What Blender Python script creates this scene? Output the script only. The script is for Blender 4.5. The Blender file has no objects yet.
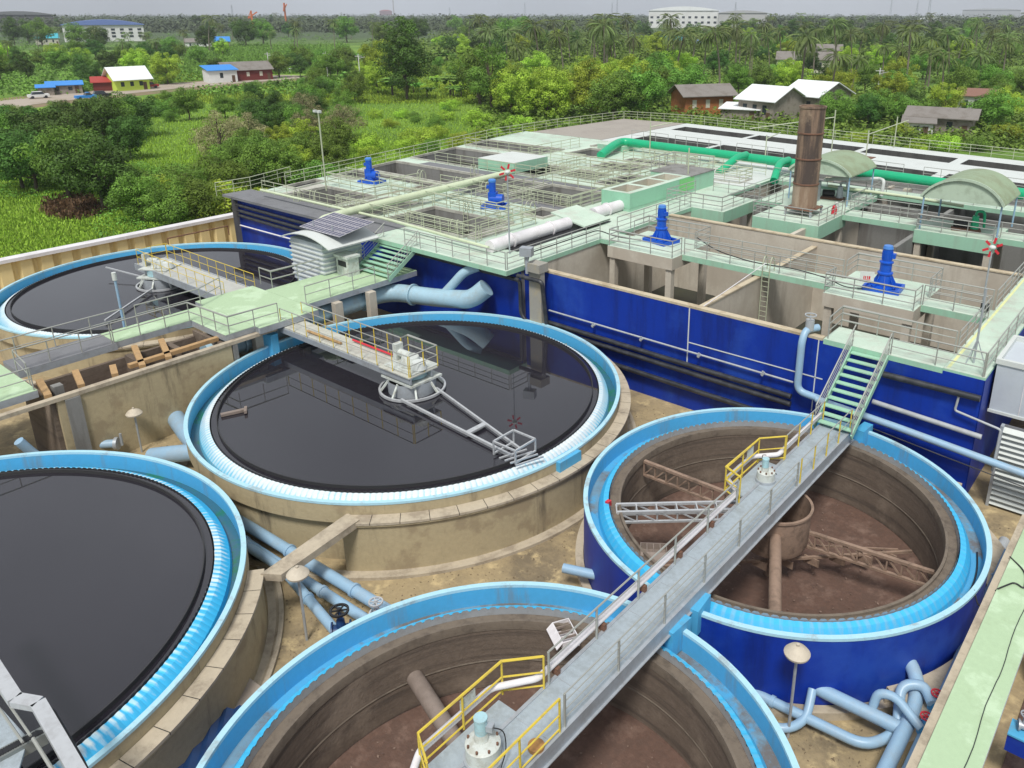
import bpy, math, random
import numpy as np
from mathutils import Vector, Matrix
R = math.radians
PI = math.pi
rnd = random.Random(7)
S = bpy.context.scene
COL = S.collection

# ------------------------------------------------------------------ camera, sky, sun, exposure
CAM = (5.466, -33.305, 19.6)
YAW, PITCH, FPX, PX, PY = R(38.2406), 0.3384, 806.0, 580.0, 296.0
cam = bpy.data.cameras.new('camera'); camo = bpy.data.objects.new('camera', cam); COL.objects.link(camo)
camo.location = CAM; camo.rotation_euler = (PI/2-PITCH, 0, YAW)
cam.sensor_width = 36; cam.lens = FPX/1024*36
cam.shift_x = (512-PX)/1024; cam.shift_y = -(384-PY)/1024
cam.clip_start = .1; cam.clip_end = 20000
S.camera = camo
S.render.resolution_x, S.render.resolution_y = 1024, 768
W = bpy.data.worlds.new('World'); S.world = W; W.use_nodes = True
SUN_EL, SUN_AZ = R(58), R(152)
nt = W.node_tree; nt.nodes.clear()
o_ = nt.nodes.new('ShaderNodeOutputWorld'); b_ = nt.nodes.new('ShaderNodeBackground'); s_ = nt.nodes.new('ShaderNodeTexSky')
h_ = nt.nodes.new('ShaderNodeHueSaturation')
s_.sky_type = 'NISHITA'; s_.sun_disc = False; s_.sun_elevation = SUN_EL; s_.sun_rotation = SUN_AZ
s_.air_density = 1.0; s_.dust_density = 2.0; s_.ozone_density = 1.0
h_.inputs['Saturation'].default_value = .35
cl = nt.nodes.new('ShaderNodeMix'); cl.data_type = 'RGBA'; cl.inputs[7].default_value = (10.2, 10.8, 11.6, 1)   # even cloud layer over the blue sky
cn = nt.nodes.new('ShaderNodeTexNoise'); cn.inputs['Scale'].default_value = 2.6; cn.inputs['Detail'].default_value = 6
cr = nt.nodes.new('ShaderNodeMapRange'); cr.inputs['From Min'].default_value = .35; cr.inputs['From Max'].default_value = .65; cr.inputs['To Min'].default_value = .48; cr.inputs['To Max'].default_value = .74
ct = nt.nodes.new('ShaderNodeTexCoord'); nt.links.new(ct.outputs['Generated'], cn.inputs['Vector']); nt.links.new(cn.outputs['Fac'], cr.inputs['Value']); nt.links.new(cr.outputs[0], cl.inputs[0])
nt.links.new(s_.outputs[0], h_.inputs['Color']); nt.links.new(h_.outputs[0], cl.inputs[6]); nt.links.new(cl.outputs[2], b_.inputs[0]); nt.links.new(b_.outputs[0], o_.inputs[0])
b_.inputs[1].default_value = .066
sl = bpy.data.lights.new('sun', 'SUN'); so = bpy.data.objects.new('sun', sl); COL.objects.link(so)
sl.energy = 2.9; sl.angle = R(12); sl.color = (1, .96, .9)
sd = Vector((math.sin(SUN_AZ)*math.cos(SUN_EL), math.cos(SUN_AZ)*math.cos(SUN_EL), math.sin(SUN_EL)))
so.rotation_euler = sd.to_track_quat('Z', 'Y').to_euler()
S.view_settings.view_transform = 'Standard'; S.view_settings.look = 'None'
S.view_settings.exposure = 0.22; S.view_settings.gamma = 1
S.view_settings.use_curve_mapping = False

def at(px, py, z=0.0):
    """point of the plane at height z that the photograph shows at (px, py)"""
    x = (px-PX)/FPX; y = (PY-py)/FPX
    f = math.cos(PITCH)+y*math.sin(PITCH); d = -math.sin(PITCH)+y*math.cos(PITCH)
    t = (z-CAM[2])/d
    c, s = math.cos(YAW), math.sin(YAW)
    return (CAM[0]+t*(x*c-f*s), CAM[1]+t*(x*s+f*c))

# ------------------------------------------------------------------ materials
MATS = {}
def hexlin(r, g, b):
    f = lambda c: ((c/255+.055)/1.055)**2.4 if c/255 > .04045 else c/255/12.92
    return (f(r), f(g), f(b))
def mat(name, base, rough=.6, metal=0, dirt=None, dscale=1.5, damt=.5, dlo=.45, dhi=.65, streak=False, fine=.12, bump=.0, bscale=20, spec=.5, rand=0, dirt2=None, d2scale=.3, d2lo=.5, d2hi=.6):
    m = bpy.data.materials.new(name); m.use_nodes = True; MATS[name] = m
    n = m.node_tree.nodes; L = m.node_tree.links.new; p = n['Principled BSDF']
    p.inputs['Roughness'].default_value = rough; p.inputs['Metallic'].default_value = metal
    p.inputs['Specular IOR Level'].default_value = spec
    tc = n.new('ShaderNodeTexCoord'); src = tc.outputs['Object']
    def noise(scale, detail=5, vec=None, rough_=.6):
        t = n.new('ShaderNodeTexNoise'); t.inputs['Scale'].default_value = scale; t.inputs['Detail'].default_value = detail; t.inputs['Roughness'].default_value = rough_
        L(vec or src, t.inputs['Vector']); return t.outputs['Fac']
    def ramp(v, lo, hi):
        r = n.new('ShaderNodeMapRange'); r.inputs['From Min'].default_value = lo; r.inputs['From Max'].default_value = hi; r.interpolation_type = 'SMOOTHSTEP'; L(v, r.inputs['Value']); return r.outputs[0]
    def mix(a, b, f, mode='MIX'):
        x = n.new('ShaderNodeMix'); x.data_type = 'RGBA'; x.blend_type = mode
        for sock, v in ((x.inputs[6], a), (x.inputs[7], b)):
            if isinstance(v, tuple): sock.default_value = (*v, 1)
            else: L(v, sock)
        if isinstance(f, float): x.inputs[0].default_value = f
        else: L(f, x.inputs[0])
        return x.outputs[2]
    def mul(v, k):
        q = n.new('ShaderNodeMath'); q.operation = 'MULTIPLY'; L(v, q.inputs[0]); q.inputs[1].default_value = k; return q.outputs[0]
    c = mix(base, tuple(x*(1-fine*2) for x in base), noise(6, 6)) if fine else base
    if rand:
        oi = n.new('ShaderNodeObjectInfo'); r = n.new('ShaderNodeMapRange'); L(oi.outputs['Random'], r.inputs['Value'])
        r.inputs['To Min'].default_value = 1-rand; r.inputs['To Max'].default_value = 1+rand
        hs = n.new('ShaderNodeHueSaturation'); L(r.outputs[0], hs.inputs['Value'])
        if isinstance(c, tuple): hs.inputs['Color'].default_value = (*c, 1)
        else: L(c, hs.inputs['Color'])
        c = hs.outputs[0]
    if dirt:
        v = None
        if streak:
            mp = n.new('ShaderNodeMapping'); mp.inputs['Scale'].default_value = (.1, .1, 2.5) if streak == 'h' else (1, 1, .12); L(src, mp.inputs[0]); v = mp.outputs[0]
        c = mix(c, dirt, mul(ramp(noise(dscale, 8, v, .7), dlo, dhi), damt))
    if dirt2:
        c = mix(c, dirt2, mul(ramp(noise(d2scale, 8, None, .65), d2lo, d2hi), .8))
    if isinstance(c, tuple): p.inputs['Base Color'].default_value = (*c, 1)
    else: L(c, p.inputs['Base Color'])
    if bump:
        b = n.new('ShaderNodeBump'); b.inputs['Strength'].default_value = bump; b.inputs['Distance'].default_value = .05
        L(noise(bscale, 6), b.inputs['Height']); L(b.outputs[0], p.inputs['Normal'])
    return m

M_yard = mat('yard_concrete', (.43,.335,.19), .9, dirt=(.15,.12,.08), dscale=.22, damt=.85, dlo=.46, dhi=.66, fine=.2, bump=.5, bscale=6, dirt2=(.56,.44,.24), d2scale=1.3, d2lo=.52, d2hi=.68)
M_tan = mat('tan_concrete', (.49,.41,.255), .85, dirt=(.07,.055,.04), dscale=1.1, damt=.75, dlo=.52, dhi=.72, streak=True, fine=.15, bump=.3, dirt2=(.30,.24,.15), d2scale=.5)
M_ledge = mat('ledge_concrete', (.52,.45,.34), .85, dirt=(.2,.16,.12), dscale=1.0, damt=.6, fine=.12, bump=.2)
M_wallc = mat('basin_concrete', (.62,.57,.48), .85, dirt=(.24,.20,.15), dscale=.7, damt=.65, dlo=.48, dhi=.72, streak=True, fine=.12, bump=.25, dirt2=(.44,.39,.32), d2scale=.25, d2lo=.42, d2hi=.6)
M_greyc = mat('grey_concrete', (.26,.26,.25), .85, dirt=(.12,.11,.10), dscale=.8, damt=.7, streak=True, fine=.12, bump=.2)
M_coping = mat('coping_concrete', (.58,.50,.36), .85, dirt=(.3,.22,.13), dscale=1.3, damt=.6, fine=.1)
M_tankin = mat('tank_inner_concrete', (.20,.155,.12), .8, dirt=(.07,.055,.045), dscale=1.2, damt=.8, streak='h', fine=.25, bump=.4, bscale=10, dirt2=(.25,.20,.155), d2scale=.45, d2lo=.52, d2hi=.68)
M_sludge = mat('sludge_floor', (.165,.095,.07), .75, dirt=(.24,.16,.125), dscale=.7, damt=.7, dlo=.48, dhi=.68, fine=.3, bump=.5, bscale=8, dirt2=(.10,.06,.045), d2scale=1.6)
M_lip = mat('brown_lip_concrete', (.19,.155,.12), .75, dirt=(.07,.055,.045), dscale=2, damt=.6, fine=.15, bump=.2)
M_blue = mat('royal_blue_paint', (.003,.036,.36), .48, dirt=(.004,.016,.14), dscale=.8, damt=.8, dlo=.42, dhi=.72, streak=True, fine=.10, spec=.35, dirt2=(.02,.075,.40), d2scale=.25, d2lo=.5, d2hi=.68)
M_sky = mat('sky_blue_paint', (.09,.43,.72), .5, dirt=(.18,.24,.28), dscale=1.2, damt=.7, dlo=.52, dhi=.72, fine=.1, streak=True)
M_rim = mat('pale_blue_rim_paint', (.42,.70,.82), .55, dirt=(.30,.36,.38), dscale=1.6, damt=.75, dlo=.52, dhi=.68, fine=.1)
M_chan = mat('worn_blue_channel', (.18,.32,.42), .6, dirt=(.15,.12,.10), dscale=.5, damt=.9, dlo=.42, dhi=.58, fine=.15, dirt2=(.05,.38,.68), d2scale=.35, d2lo=.5, d2hi=.58)
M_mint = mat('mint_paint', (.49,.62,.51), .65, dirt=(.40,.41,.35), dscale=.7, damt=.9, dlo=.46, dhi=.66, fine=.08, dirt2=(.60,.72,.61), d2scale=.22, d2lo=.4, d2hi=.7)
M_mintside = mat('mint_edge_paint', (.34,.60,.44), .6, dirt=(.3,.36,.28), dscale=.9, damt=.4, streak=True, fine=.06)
M_lime = mat('pale_green_walkway_paint', (.43,.58,.37), .7, dirt=(.28,.36,.20), dscale=.6, damt=.5, dlo=.52, dhi=.72, fine=.08, dirt2=(.50,.65,.45), d2scale=.5)
M_white = mat('white_paint', (.62,.66,.64), .6, dirt=(.5,.52,.5), dscale=.6, damt=.4, fine=.05)
M_slot = mat('dark_channel_wall', (.11,.11,.105), .8, dirt=(.05,.05,.05), dscale=.8, damt=.7, streak=True, fine=.12)  # even dark grey with darker streaks, for the slot walls
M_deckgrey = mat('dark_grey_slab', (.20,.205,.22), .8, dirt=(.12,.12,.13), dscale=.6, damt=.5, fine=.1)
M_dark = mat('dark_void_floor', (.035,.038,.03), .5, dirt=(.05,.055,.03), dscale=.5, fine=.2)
M_green = mat('emerald_pipe_paint', (.01,.42,.20), .35, dirt=(.03,.3,.17), dscale=1, damt=.4, fine=.05)
M_palepipe = mat('pale_blue_pipe_paint', (.30,.47,.63), .4, dirt=(.32,.36,.38), dscale=1.2, damt=.35, fine=.06)
M_palepipe2 = mat('faded_blue_pipe_paint', (.36,.55,.66), .5, dirt=(.3,.34,.33), dscale=.9, damt=.6, dlo=.45, dhi=.7, fine=.1)
M_cream = mat('cream_pipe_paint', (.58,.66,.46), .5, dirt=(.4,.45,.3), dscale=1, damt=.4, fine=.05)
M_greypipe = mat('grey_pipe', (.42,.45,.47), .45, dirt=(.25,.25,.24), dscale=1, damt=.4, fine=.06)
M_rail = mat('rail_grey_paint', (.40,.41,.38), .45, metal=.3, fine=.05)
M_railg = mat('rail_cream_paint', (.46,.50,.36), .5, fine=.05)
M_raildark = mat('rail_dark_steel', (.25,.27,.26), .45, metal=.4, fine=.05)
M_yellow = mat('yellow_paint', (.68,.52,.06), .5, dirt=(.4,.3,.1), dscale=4, damt=.5, fine=.05)
M_galv = mat('galvanised_steel', (.46,.50,.54), .45, metal=.35, dirt=(.32,.33,.34), dscale=2.2, damt=.6, fine=.1)
M_plate = mat('deck_plate', (.44,.51,.56), .5, metal=.15, dirt=(.30,.34,.36), dscale=1.5, damt=.7, dlo=.45, dhi=.65, fine=.15, bump=.2, bscale=30)
M_silver = mat('silver_steel', (.62,.64,.66), .38, metal=.4, dirt=(.4,.4,.4), dscale=3, damt=.4, fine=.08)
M_whitem = mat('off_white_machine_paint', (.58,.62,.59), .5, dirt=(.33,.32,.26), dscale=3.5, damt=.65, fine=.06)
M_crust = mat('dried_sludge_crust', (.26,.18,.14), .85, fine=.2)
M_brownst = mat('brown_sludged_steel', (.36,.25,.185), .75, dirt=(.10,.07,.05), dscale=2, damt=.6, fine=.2, bump=.2)
M_greybr = mat('grey_brown_pipe', (.26,.21,.18), .7, dirt=(.15,.12,.1), dscale=2, damt=.5, fine=.1)
M_black = mat('black_rubber', (.018,.019,.022), .5, fine=.1)
M_blackpipe = mat('black_pipe', (.03,.033,.04), .4, dirt=(.1,.1,.1), dscale=2, damt=.4, fine=.1)
M_baffle = mat('black_baffle', (.035,.035,.037), .55, fine=.1)
M_mot = mat('mixer_blue_paint', (.006,.09,.55), .35, dirt=(.01,.06,.3), dscale=2, damt=.4, fine=.06)
M_rust2 = mat('heat_bleached_stack_steel', (.46,.36,.27), .75, dirt=(.22,.14,.09), dscale=.9, damt=.85, dlo=.44, dhi=.62, streak=True, fine=.15)
M_rust = mat('rusty_stack_steel', (.37,.25,.175), .75, metal=.1, dirt=(.055,.043,.04), dscale=.55, damt=.9, dlo=.42, dhi=.6, streak=True, fine=.2, dirt2=(.36,.27,.19), d2scale=.7, d2lo=.55, d2hi=.7)
M_rusty = mat('rusty_steel', (.22,.11,.07), .8, dirt=(.1,.06,.04), dscale=3, damt=.6, fine=.2)
M_canopy = mat('sage_canopy_paint', (.30,.39,.25), .6, dirt=(.22,.25,.15), dscale=.8, damt=.7, dlo=.42, dhi=.62, fine=.1)
M_canopyf = mat('sage_canopy_front_paint', (.50,.62,.49), .6, dirt=(.27,.33,.24), dscale=1, damt=.5, fine=.06)
M_red = mat('red_paint', (.60,.03,.05), .4, fine=.05)
M_wood = mat('timber', (.50,.32,.15), .75, dirt=(.3,.19,.1), dscale=3, damt=.5, fine=.15)
M_fence = mat('beige_sheet', (.80,.66,.34), .6, dirt=(.6,.47,.24), dscale=.8, damt=.5, streak=True, fine=.06)
M_cap = mat('white_cap', (.76,.74,.76), .5, dirt=(.45,.42,.42), dscale=.7, damt=.4, fine=.05)
M_sheet = mat('pale_grey_sheet', (.52,.57,.62), .5, dirt=(.42,.46,.5), dscale=1, damt=.4, fine=.05)
M_solar = mat('solar_cell', (.13,.13,.19), .25, metal=.2, fine=.05)
M_yline = mat('yellow_line_paint', (.72,.74,.36), .6, dirt=(.5,.6,.4), dscale=3, damt=.7, fine=.05)
M_debris = mat('dry_debris', (.24,.18,.11), .9, fine=.3)
M_disc = mat('dusty_cream_dome', (.56,.50,.40), .7, dirt=(.4,.35,.28), dscale=3, damt=.5, fine=.08)
M_valve = mat('valve_blue_paint', (.05,.30,.58), .4, dirt=(.1,.2,.3), dscale=4, damt=.4, fine=.08)
M_tarp = mat('navy_tarp', (.012,.05,.16), .45, dirt=(.01,.03,.09), dscale=2, damt=.5, fine=.1)
M_duct = mat('dusty_duct', (.34,.33,.29), .7, dirt=(.45,.37,.2), dscale=1, damt=.5, fine=.08)

def apron_mat(name, blue, foam, lo, hi, nteeth=256, kz=1.2):
    """painted steel apron; water runs down it in one thin white sheet from each notch"""
    m = bpy.data.materials.new(name); m.use_nodes = True
    n = m.node_tree.nodes; L = m.node_tree.links.new; p = n['Principled BSDF']; p.inputs['Roughness'].default_value = .4
    def M(op, a, b=None, c=None):
        q = n.new('ShaderNodeMath'); q.operation = op
        for i, v in enumerate((a, b, c)):
            if v is None: continue
            if isinstance(v, (int, float)): q.inputs[i].default_value = v
            else: L(v, q.inputs[i])
        return q.outputs[0]
    tc = n.new('ShaderNodeTexCoord'); sx = n.new('ShaderNodeSeparateXYZ'); L(tc.outputs['Object'], sx.inputs[0])
    ang = M('ARCTAN2', sx.outputs[1], sx.outputs[0])
    tooth = M('ABSOLUTE', M('SINE', M('MULTIPLY', ang, nteeth/2)))
    cb = n.new('ShaderNodeCombineXYZ'); L(M('MULTIPLY', ang, 60), cb.inputs[0]); L(M('MULTIPLY', sx.outputs[2], 3), cb.inputs[1])
    ns = n.new('ShaderNodeTexNoise'); ns.inputs['Scale'].default_value = 1.7; ns.inputs['Detail'].default_value = 6; L(cb.outputs[0], ns.inputs['Vector'])
    n2 = n.new('ShaderNodeTexNoise'); n2.inputs['Scale'].default_value = .22; n2.inputs['Detail'].default_value = 3; L(tc.outputs['Object'], n2.inputs['Vector'])
    v = M('ADD', M('MULTIPLY', tooth, .35), M('ADD', M('MULTIPLY', ns.outputs['Fac'], .6), M('MULTIPLY_ADD', n2.outputs['Fac'], .9, -.45)))
    v = M('ADD', v, M('MULTIPLY', M('SUBTRACT', sx.outputs[2], 2.3), kz))
    mr = n.new('ShaderNodeMapRange'); mr.inputs['From Min'].default_value = lo; mr.inputs['From Max'].default_value = hi; L(v, mr.inputs['Value'])
    mx = n.new('ShaderNodeMix'); mx.data_type = 'RGBA'; mx.inputs[6].default_value = (*blue, 1); mx.inputs[7].default_value = (*foam, 1); L(mr.outputs[0], mx.inputs[0])
    L(mx.outputs[2], p.inputs['Base Color'])
    return m
M_apA = apron_mat('apron_white_water', (.16,.50,.66), (.64,.70,.72), .28, .72)
M_apD = apron_mat('apron_streaked_water', (.05,.48,.80), (.66,.78,.80), .66, .95)
M_apC = apron_mat('apron_dry_blue', (.05,.44,.74), (.27,.44,.54), .60, 1.15, 139, 0)
M_wetchan = mat('wet_algae_channel', (.04,.14,.20), .2, dirt=(.02,.16,.07), dscale=.6, damt=.8, dlo=.5, dhi=.6, fine=.1)

M_water = bpy.data.materials.new('dark_tank_water'); M_water.use_nodes = True
n = M_water.node_tree.nodes; p = n['Principled BSDF']; p.inputs['Base Color'].default_value = (.016,.0145,.019,1); p.inputs['Roughness'].default_value = .03; p.inputs['IOR'].default_value = 1.75
tx = n.new('ShaderNodeTexNoise'); tx.inputs['Scale'].default_value = .8; tx.inputs['Detail'].default_value = 4
t3 = n.new('ShaderNodeTexNoise'); t3.inputs['Scale'].default_value = .35; t3.inputs['Detail'].default_value = 9; t3.inputs['Roughness'].default_value = .7
c3 = n.new('ShaderNodeValToRGB'); c3.color_ramp.elements[0].position = .42; c3.color_ramp.elements[0].color = (.017,.0155,.021,1); c3.color_ramp.elements[1].position = .68; c3.color_ramp.elements[1].color = (.028,.026,.033,1)
M_water.node_tree.links.new(t3.outputs['Fac'], c3.inputs[0]); M_water.node_tree.links.new(c3.outputs[0], p.inputs['Base Color'])
r3_ = n.new('ShaderNodeMapRange'); r3_.inputs['From Min'].default_value = .45; r3_.inputs['From Max'].default_value = .75; r3_.inputs['To Min'].default_value = .015; r3_.inputs['To Max'].default_value = .05
M_water.node_tree.links.new(t3.outputs['Fac'], r3_.inputs['Value']); M_water.node_tree.links.new(r3_.outputs[0], p.inputs['Roughness'])
bp = n.new('ShaderNodeBump'); bp.inputs['Strength'].default_value = .05; bp.inputs['Distance'].default_value = .05
M_water.node_tree.links.new(tx.outputs[0], bp.inputs['Height']); M_water.node_tree.links.new(bp.outputs[0], p.inputs['Normal'])

# ------------------------------------------------------------------ mesh helpers
class MB:
    def __init__(s): s.v = []; s.f = []
    def add(s, vs, fs):
        k = len(s.v); s.v += [tuple(v) for v in vs]; s.f += [tuple(i+k for i in f) for f in fs]; return s
    def box(s, x0, x1, y0, y1, z0, z1):
        return s.add([(x0,y0,z0),(x1,y0,z0),(x1,y1,z0),(x0,y1,z0),(x0,y0,z1),(x1,y0,z1),(x1,y1,z1),(x0,y1,z1)],
                     [(0,3,2,1),(4,5,6,7),(0,1,5,4),(1,2,6,5),(2,3,7,6),(3,0,4,7)])
    def cbox(s, c, d, rz=0, tilt=None):
        m = Matrix.Translation(c) @ Matrix.Rotation(rz, 4, 'Z')
        if tilt: m = m @ Matrix.Rotation(tilt[0], 4, tilt[1])
        a, b, e = d[0]/2, d[1]/2, d[2]/2
        return s.add([m @ Vector(q) for q in [(-a,-b,-e),(a,-b,-e),(a,b,-e),(-a,b,-e),(-a,-b,e),(a,-b,e),(a,b,e),(-a,b,e)]],
                     [(0,3,2,1),(4,5,6,7),(0,1,5,4),(1,2,6,5),(2,3,7,6),(3,0,4,7)])
    def beam(s, a, b, w, h, up=(0,0,1)):
        a, b = Vector(a), Vector(b); d = (b-a).normalized(); u = Vector(up)
        if abs(d.dot(u)) > .98: u = Vector((1,0,0))
        x = d.cross(u).normalized()*w/2; y = x.cross(d).normalized()*h/2
        return s.add([a-x-y,a+x-y,a+x+y,a-x+y,b-x-y,b+x-y,b+x+y,b-x+y], [(0,1,2,3),(7,6,5,4),(0,4,5,1),(1,5,6,2),(2,6,7,3),(3,7,4,0)])
    def tube(s, pts, r, n=8, caps=True, r2=None):
        P = [Vector(q) for q in pts]; k0 = len(s.v); N = len(P); up = None
        for i, q in enumerate(P):
            d = (P[min(i+1,N-1)]-P[max(i-1,0)]).normalized()
            if up is None: up = Vector((0,0,1)) if abs(d.z) < .9 else Vector((1,0,0))
            x = d.cross(up).normalized(); y = x.cross(d).normalized(); up = y
            rr = r if r2 is None else r+(r2-r)*i/(N-1)
            if 0 < i < N-1:
                c = (P[i]-P[i-1]).normalized().dot(d); rr /= max(c, .5)
            for j in range(n):
                t = 2*PI*j/n; s.v.append(tuple(q+x*math.cos(t)*rr+y*math.sin(t)*rr))
        for i in range(N-1):
            for j in range(n):
                a = k0+i*n+j; b = k0+i*n+(j+1)%n; s.f.append((a, b, b+n, a+n))
        if caps: s.f.append(tuple(k0+j for j in reversed(range(n)))); s.f.append(tuple(k0+(N-1)*n+j for j in range(n)))
        return s
    def lathe(s, prof, c=(0,0,0), n=48, a0=0, a1=2*PI, close=False, fn=None):
        full = abs(a1-a0-2*PI) < 1e-6; k0 = len(s.v); m = len(prof); cols = n if full else n+1
        for i in range(cols):
            t = a0+(a1-a0)*i/n
            for j, (r, z) in enumerate(prof):
                dz = fn(i, j) if fn else 0
                s.v.append((c[0]+r*math.cos(t), c[1]+r*math.sin(t), c[2]+z+dz))
        for i in range(n):
            ia = k0+i*m; ib = k0+((i+1) % cols)*m
            for j in range(m if close else m-1):
                s.f.append((ia+j, ib+j, ib+(j+1)%m, ia+(j+1)%m))
        return s
    def disc(s, c, r, n=32):
        k = len(s.v); s.v += [(c[0]+r*math.cos(2*PI*i/n), c[1]+r*math.sin(2*PI*i/n), c[2]) for i in range(n)]; s.f.append(tuple(range(k, k+n))); return s
    def cyl(s, c, r, h, n=16, r2=None):
        r2 = r if r2 is None else r2
        return s.lathe([(0.0001,0),(r,0),(r2,h),(0.0001,h)], c, n)
    def sphere(s, c, r, n=12, sq=1):
        return s.lathe([(max(.0001, r*math.sin(PI*i/8)), -r*sq*math.cos(PI*i/8)) for i in range(9)], c, n)
    def poly(s, pts, z0, z1):
        n = len(pts); k = len(s.v)
        s.v += [(x,y,z0) for x,y in pts]+[(x,y,z1) for x,y in pts]
        s.f.append(tuple(range(k+n-1, k-1, -1))); s.f.append(tuple(range(k+n, k+2*n)))
        for i in range(n): j = (i+1)%n; s.f.append((k+i, k+j, k+n+j, k+n+i))
        return s
    def build(s, name, m, parent=None, smooth=False, off=None):
        me = bpy.data.meshes.new(name); v = s.v
        if off: v = [(a-off[0], b-off[1], c-off[2]) for a,b,c in v]
        me.from_pydata(v, [], s.f); me.materials.append(m)
        if smooth:
            me.polygons.foreach_set('use_smooth', [True]*len(me.polygons))
            try: me.set_sharp_from_angle(angle=R(40))
            except Exception: pass
        me.update()
        o = bpy.data.objects.new(name, me); COL.objects.link(o)
        if parent: o.parent = parent
        return o
def arcpts(pts, r=.5, n=5):
    """round the corners of a path"""
    P = [Vector(q) for q in pts]; out = [P[0]]
    for i in range(1, len(P)-1):
        a = (P[i-1]-P[i]); b = (P[i+1]-P[i]); q = min(r, a.length*.49, b.length*.49)
        s0 = P[i]+a.normalized()*q; s1 = P[i]+b.normalized()*q
        for k in range(n+1):
            t = k/n; out.append(s0*(1-t)**2+P[i]*2*t*(1-t)+s1*t*t)
    return out+[P[-1]]
def tag(o, label=None, cat=None, group=None, kind=None):
    if label: o['label'] = label
    if cat: o['category'] = cat
    if group: o['group'] = group
    if kind: o['kind'] = kind
    return o
def thing(name, label, cat, loc=(0,0,0), group=None, rz=0):
    o = bpy.data.objects.new(name, None); COL.objects.link(o); o.location = loc; o.rotation_euler = (0,0,rz); o.empty_display_size = .3
    return tag(o, label, cat, group)
def struct(o): o['kind'] = 'structure'; return o
def copy_tree(o, parent=None):
    c = o.copy(); COL.objects.link(c); c.parent = parent
    for ch in list(o.children): copy_tree(ch, c)
    return c
def box(name, x0,x1,y0,y1,z0,z1, m, parent=None):
    mb = MB().box(x0,x1,y0,y1,z0,z1)
    if parent: return mb.build(name, m, parent, off=parent.location)
    return mb.build(name, m)
POSTS = {}
def post_mesh(h, r, m):
    k = (round(h,2), r, m.name)
    if k not in POSTS:
        o = MB().tube([(0,0,0),(0,0,h)], r, 6).build('post', m); POSTS[k] = o.data; bpy.data.objects.remove(o)
    return POSTS[k]
def rail(label, pts, m=None, h=1.05, bars=(.55,), spacing=1.5, r=.028, mpost=None, name='guardrail', cat='railing', group=None, rp=None):
    m = m or M_rail; mpost = mpost or m
    P = [Vector(q) for q in pts]; L0 = P[0]
    t = thing(name, label, cat, L0, group)
    Q = [q-L0 for q in P]
    MB().tube([q+Vector((0,0,h)) for q in Q], r*1.15, 6).build('top_rail', m, t)
    for b in bars: MB().tube([q+Vector((0,0,b)) for q in Q], r*.8, 6).build('middle_rail', m, t)
    pm = post_mesh(h, rp or r, mpost); done = []
    for a, b in zip(Q[:-1], Q[1:]):
        d = b-a; k = max(1, round(d.length/spacing))
        for i in range(k+1):
            q = a+d*(i/k)
            if any((q-w).length < .05 for w in done): continue
            done.append(q)
            if len(done) > 98: continue
            o = bpy.data.objects.new('post', pm); COL.objects.link(o); o.parent = t; o.location = q
    return t
def pipe(name, label, pts, r, m, cat='pipe', bend=None, n=12, flanges=(), group=None, fm=None):
    P = arcpts(pts, bend or r*2.2); L0 = Vector(pts[0])
    if not flanges and name in ('blue_pipe', 'large_pipe') and r > .14:
        fl = []
        for a, b in zip(pts[:-1], pts[1:]):
            a, b = Vector(a), Vector(b); ln = (b-a).length
            for k in range(int(ln//3.2)): q = a+(b-a)*((k+.5)/max(1, int(ln//3.2))); fl.append((tuple(q), tuple(q+(b-a).normalized()*.1)))
        flanges = fl
    if flanges:
        t = thing(name, label, cat, L0, group)
        MB().tube([q-L0 for q in P], r, n).build('pipe_run', m, t, smooth=True)
        for a, b in flanges:
            a, b = Vector(a)-L0, Vector(b)-L0; d = (b-a).normalized()
            MB().tube([a-d*.06, a+d*.06], r*1.22, n).build('flange', fm or m, t, smooth=True)
        return t
    o = MB().tube([q-L0 for q in P], r, n).build(name, m, None, smooth=True); o.location = L0
    return tag(o, label, cat, group)
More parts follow.
